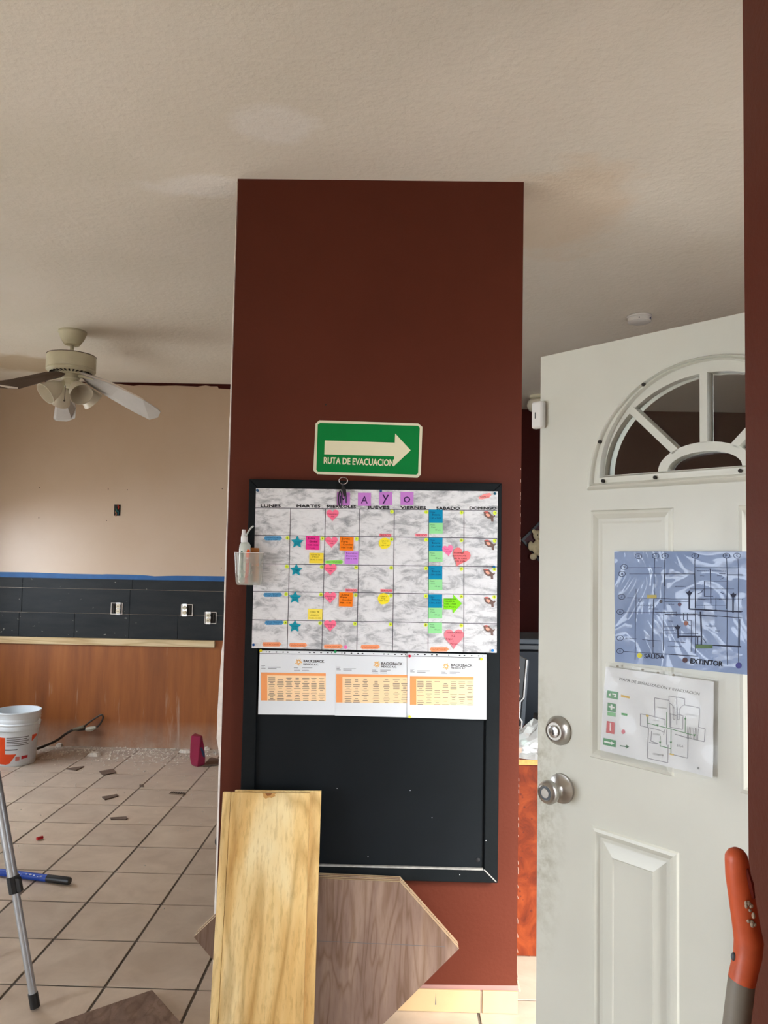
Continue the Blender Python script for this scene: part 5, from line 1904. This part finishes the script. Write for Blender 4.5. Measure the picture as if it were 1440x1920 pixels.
GR = (64, 144, 92)
icon([(185, 268), (272, 284), (270, 342), (180, 326)], GR)
icon([(190, 365), (256, 377), (254, 442), (188, 430)], GR)
icon([(188, 436), (254, 448), (253, 478), (187, 466)], (120, 190, 130))
icon([(182, 510), (245, 523), (240, 616), (173, 603)], (204, 84, 92))
icon([(153, 645), (252, 666), (250, 720), (150, 698)], GR)
icon([(294, 302), (363, 318), (362, 334), (293, 319)], (226, 186, 84))
icon([(299, 446), (344, 455), (343, 474), (298, 464)], (92, 160, 104))
icon([(312+15*math.cos(2*math.pi*k/14), 596+18*math.sin(2*math.pi*k/14)) for k in range(14)], (206, 84, 104))
icon([(285, 702), (335, 710), (337, 698), (360, 716), (334, 730), (334, 718), (284, 710)], (60, 110, 80))
icon([(215, 378), (230, 381), (229, 396), (246, 399), (245, 411), (228, 408), (227, 424), (213, 421), (214, 405), (198, 402), (199, 390), (215, 393)], (236, 240, 236), 'icon_mark', .0003)
icon([(160, 668), (215, 680), (216, 672), (242, 690), (213, 702), (214, 692), (160, 680)], (236, 240, 236), 'icon_mark', .0003)
icon([(205, 525), (217, 527), (215, 590), (202, 587)], (240, 226, 226), 'icon_mark', .0003)
icon([(225, 292), (258, 298), (257, 325), (240, 322), (241, 314), (248, 315), (249, 306), (225, 302)], (236, 240, 236), 'icon_mark', .0003)
icon([(196, 300), (212, 290), (210, 318)], (236, 240, 236), 'icon_mark', .0003)
icon([(680, 766), (712, 772), (711, 784), (679, 777)], (226, 190, 70), 'icon', .0002)
icon([(490, 462), (512, 466), (511, 480), (489, 476)], (226, 190, 70), 'icon', .0002)
icon([(905+9*math.cos(2*math.pi*k/12), 884+10*math.sin(2*math.pi*k/12)) for k in range(12)], (140, 140, 140))
sheet_grid([door_tz(1141, 1240), door_tz(1354, 1272), door_tz(1350, 1463), door_tz(1131, 1418)], .0016, 2.2, .0135, 26, 22).build('clear_sleeve', MT['sleeve'], em, smooth=True)
m = MB()
for x, y in ((270, 78), (470, 104), (592, 128), (715, 148)):
    m.poly([map_pt(*d5(x+12*math.cos(2*math.pi*k/10), y+8*math.sin(2*math.pi*k/10)), .003) for k in range(10)])
tag(m.build('punched_holes', cm((150, 144, 130), .6, 'ink'), em), kind='stuff')

# door sensor
t = thing('door_sensor', dr(.006, 1.92, .0), 'white plastic door contact sensor on the upper edge of the door', 'sensor')
MB().obox(dr(.003, 1.953, .011), DU*.017, V((0, 0, .035)), DN*.0105).build('housing', MT['white'], t, bevel=.004)
MB().obox(dr(.0, 1.951, .0218), DU*.0015, V((0, 0, .008)), DN*.0003).build('mark', MT['inkgrey'], t)

# ---- smoke detector and far ceiling lamp
c = onZ(1199, 592, H)
t = thing('smoke_detector', c, 'round white smoke detector on the ceiling by the door', 'smoke detector')
MB().lathe(c, [(.058, -.0003), (.068, -.004), (.068, -.012), (.060, -.014)], 32).build('base', MT['white'], t, smooth=True)
MB().lathe(c, [(.064, -.013), (.066, -.018), (.064, -.036), (.050, -.042), (0, -.043)], 32).build('cover', MT['white'], t, smooth=True)
MB().lathe(c+V((.045, -.048, -.027)), [(.004, -.003), (.004, .003)], 10, (.7, -.7, 0)).build('lamp_led', MT['navy'], t)
MB().lathe(c+V((-.02, -.062, -.028)), [(.003, -.003), (.003, .003)], 10, (-.3, -1, 0)).build('test_hole', MT['recess'], t)
c = onZ(1012, 742, H)
t = thing('ceiling_lamp', c, 'cream globe ceiling lamp half hidden behind the white door', 'ceiling lamp')
MB().lathe(c, [(.085, -.0003), (.085, -.02), (.07, -.03)], 24).build('base', MT['fanwhite'], t, smooth=True)
MB().lathe(c, [(.07, -.028), (.10, -.05), (.108, -.085), (.09, -.125), (.05, -.145), (0, -.15)], 24).build('globe', MT['frost'], t, smooth=True)

# ---- desk and clutter behind the door
dk = thing('desk', V((.85, 3.5, 0)), 'burl-patterned desk standing behind the brown pier and door', 'desk')
MB().box(.47, 1.30, 3.20, 3.222, .004, .752).build('front_panel', MT['burl'], dk)
MB().box(.44, 1.33, 3.19, 3.85, .752, .772).build('top', MT['burl'], dk)
MB().box(.44, 1.33, 3.186, 3.19, .752, .772).build('top_edge', MT['chipboard'], dk)
MB().box(.47, .49, 3.222, 3.83, .004, .752).build('side_panel', MT['burl'], dk)
MB().box(1.28, 1.30, 3.222, 3.83, .004, .752).build('side_panel', MT['burl'], dk)
MB().lathe(onY(989, 1795, 3.208), [(.011, -.002), (.011, .012)], 10, (0, 1, 0)).build('foot_glide', MT['blackplastic'], dk)

mon = thing('computer_monitor', onY(975, 1365, 3.62), 'black monitor with a silver edge seen from the side on the desk', 'monitor')
Ym = 3.55
mp_ = lambda x, y, o=0.0: onY(x, y, Ym-o)
MB().prism([mp_(*p) for p in ((930, 1220), (972, 1228), (988, 1236), (983, 1308), (976, 1316), (973, 1345), (978, 1354), (976, 1366), (930, 1360))], (0, .03, 0)).build('screen_body', MT['blackplastic'], mon)
MB().tube([mp_(*p, .006) for p in ((988, 1237), (985, 1270), (982, 1308), (975, 1316), (973.5, 1345), (978.5, 1353), (977, 1366))], .004, 8).build('silver_edge', MT['white'], mon, smooth=True)
MB().prism([mp_(*p, -.02) for p in ((988, 1236), (992, 1238), (984, 1355), (979, 1366), (977, 1350), (980, 1318), (983, 1308))], (0, .02, 0)).build('rear_shell', MT['dkgrey'], mon)
MB().tube([mp_(*p, .004) for p in ((971, 1227), (988, 1237))], .0015, 6).build('top_trim', MT['brass'], mon)
MB().box(mp_(972, 1366).x-.08, mp_(972, 1366).x+.03, Ym-.05, Ym+.09, .7725, .785).build('stand_foot', MT['blackplastic'], mon)

# cabinet and printer behind
t = thing('metal_cabinet', V((1.1, 4.6, 0)), 'dark grey metal cabinet behind the desk', 'cabinet')
cz = onY(1000, 1229, 4.4).z
MB().box(.55, 1.7, 4.4, 4.95, .0, cz).build('body', MT['cabinet'], t)
MB().box(.54, 1.71, 4.385, 4.96, cz, cz+.02).build('top', MT['cabinet'], t)
t = thing('black_printer', V((1.0, 4.65, cz+.02)), 'black printer with a grey lid on the dark cabinet', 'printer')
pz = onY(1000, 1198, 4.45).z
MB().box(.6, 1.35, 4.45, 4.85, cz+.021, pz-.03).build('body', MT['blackplastic'], t, bevel=.006)
MB().box(.6, 1.35, 4.445, 4.85, pz-.03, pz).build('lid', MT['dkgrey'], t, bevel=.004)
# crumpled clear bag on the desk
rd = random.Random(5)
bgc = V((.60, 3.30, .7725))
t = thing('plastic_bag', bgc, 'crumpled clear plastic bag with pink print lying on the desk', 'bag')
m = MB()
loops = []
for j in range(7):
    v = j/6
    rr = (.13*math.cos(v*1.45)+.012)
    loops.append([bgc+V((rr*1.15*math.cos(a)*(1+rd.uniform(-.16, .16)), rr*.75*math.sin(a)*(1+rd.uniform(-.16, .16)), v*.12*(1+rd.uniform(-.15, .15))+.001)) for a in [2*math.pi*k/18 for k in range(18)]])
m.loft(loops)
m.build('film', MT['wrap'], t)
for x, y, sx, c_ in ((986, 1408, 10, (240, 240, 240)), (1003, 1398, 9, (232, 228, 230)), (1010, 1418, 6, (206, 80, 150)), (975, 1416, 7, (226, 150, 80)), (983, 1392, 8, (196, 216, 210)), (1000, 1417, 8, (240, 238, 240))):
    p = onY(x, y, 3.26)
    p.z = max(p.z, .795)
    m = MB()
    k = sx/430
    m.loft([[p+V((k*(1+rd.uniform(-.3, .3))*math.cos(a), .01*dd, k*.7*(1+rd.uniform(-.3, .3))*math.sin(a))) for a in [2*math.pi*q/8 for q in range(8)]] for dd in (-1, 1)])
    m.build('crinkled_piece', cm(c_, .2, 'film'), t)
t = MB().box(.66, .9, 3.55, 3.75, .7725, .85).build('black_box', MT['blackplastic'], bevel=.005)
tag(t, 'low black box on the desk behind the plastic bag', 'box')

# teddy bear on a dark diamond plaque on the far wall
fy = YR-.002
fp_ = lambda x, y, o=0.0: onY(x, y, fy-o)
t = thing('diamond_plaque', fp_(1012, 1065), 'dark diamond-shaped plaque hanging on the maroon wall', 'plaque')
MB().prism([fp_(*p) for p in ((1012, 976), (1048, 1014), (1012, 1055), (976, 1012))], (0, -.02, 0)).build('board', MT['blackplastic'], t, bevel=.003)
MB().prism([fp_(*p, .0205) for p in ((1012, 983), (1041, 1014), (1012, 1047), (983, 1013))], (0, -.002, 0)).build('inlay', cm((70, 26, 30), .4, 'plaque'), t)
tb = thing('teddy_bear', fp_(1009, 1050, .05), 'cream teddy bear hanging in front of the dark plaque', 'teddy bear')
m = MB()
Bp = lambda x, y, o: fp_(x, y, o)
k = 7.2/1466
for x, y, o, rx, rz in ((1009, 1027, .085, 11, 15), (1011, 1004, .09, 11.5, 10), (1001, 996, .09, 4, 4), (1021, 996, .09, 4, 4), (1013, 1008, .13, 5, 4), (995, 1024, .09, 5, 9), (1023, 1024, .09, 5, 9), (1000, 1044, .11, 7, 6), (1018, 1044, .11, 7, 6)):
    m.ball(Bp(x, y, o), rx*k, rx*k*.8, rz*k, 16, 10)
bo = m.build('body', MT['bear'], tb, smooth=True)
rm = bo.modifiers.new('fuse', 'REMESH')
rm.mode = 'VOXEL'
rm.voxel_size = .008
rm.use_smooth_shade = True
for x in (1008, 1017):
    MB().ball(Bp(x, 1003, .132), .005).build('eye', MT['recess'], tb)
MB().ball(Bp(1013, 1007, .155), .008, .006, .006).build('nose', MT['recess'], tb)

# ---- shovel
sv = thing('shovel', V((.25, 1.02, 0)), 'shovel with scuffed orange grip and grey shaft leaning against the brown wall', 'shovel')
ys_ = 1.13
sp = lambda x, y, Y=ys_: onY(x, y, Y)
# orange grip, seen edge-on: flattened bar that kinks into the ferrule
path = [(1381, 1612, 20), (1384, 1640, 22), (1392, 1690, 23), (1399, 1735, 24), (1404, 1765, 25), (1402, 1790, 24), (1396, 1815, 23), (1391, 1838, 23)]
loops = []
for i, (x, y, wpx) in enumerate(path):
    c = sp(x, y)
    hw = wpx/F*ys_
    n = 16
    dpt = .016 if i < 4 else .020
    x0, y0, _ = path[max(0, i-1)]
    x1, y1, _ = path[min(len(path)-1, i+1)]
    dd = (sp(x1, y1)-sp(x0, y0)).normalized()
    sd = dd.cross(V((0, 1, 0))).normalized()
    loops.append([c+sd*hw*math.cos(a)*1.0+V((0, 1, 0))*dpt*math.sin(a) for a in [2*math.pi*k/n for k in range(n)]])
dd0 = (sp(1381, 1612)-sp(1384, 1640)).normalized()
cap = []
for f_, u_ in ((.35, .007), (.75, .013), (.97, .0165)):
    c = sp(1381, 1612)+dd0*u_
    s_c = math.sqrt(1-f_**2)
    cap.insert(0, [c+(p-sp(1381, 1612))*s_c for p in loops[0]])
MB().loft(cap+loops).build('grip', MT['orangeplastic'], sv, smooth=True)
gr = [sp(1392, 1622)+V((0, -.012, 0)), sp(1399, 1650)+V((0, -.013, 0)), sp(1405, 1676)+V((0, -.012, 0))]
MB().tube(gr, [.003, .005, .003], 8).build('grip_groove', cm((110, 36, 26), .5, 'plastic'), sv, smooth=True)
for k in range(10):
    p = sp(1396+rd.uniform(-9, 10), 1702+rd.uniform(-22, 22))+V((0, -.0185, 0))
    MB().ball(p, rd.uniform(.0015, .004), .0025, rd.uniform(.002, .005), 7, 5).build('paint_splash', cm((170, 150, 130), .7, 'paint'), sv)
MB().ball(sp(1376, 1794), .004, .004, .006).build('rivet', MT['dkgrey'], sv)
a, b = sp(1391, 1836), sp(1381, 1920)
d = (b-a).normalized()
ll = (a.z-.22)/-d.z
MB().tube([a, a+d*ll], .0178, 16).build('shaft', MT['grayshaft'], sv, smooth=True)
e = a+d*ll
bl = []
for zf, wd in ((.0, .02), (.03, .09), (.16, .10), (.215, .05)):
    c = e+d*zf
    bl.append([c+V((wd*math.cos(q), .012*math.sin(q)+.01*math.cos(2*q), 0)) for q in [2*math.pi*k/14 for k in range(14)]])
MB().loft(bl).build('blade', MT['dkgrey'], sv)
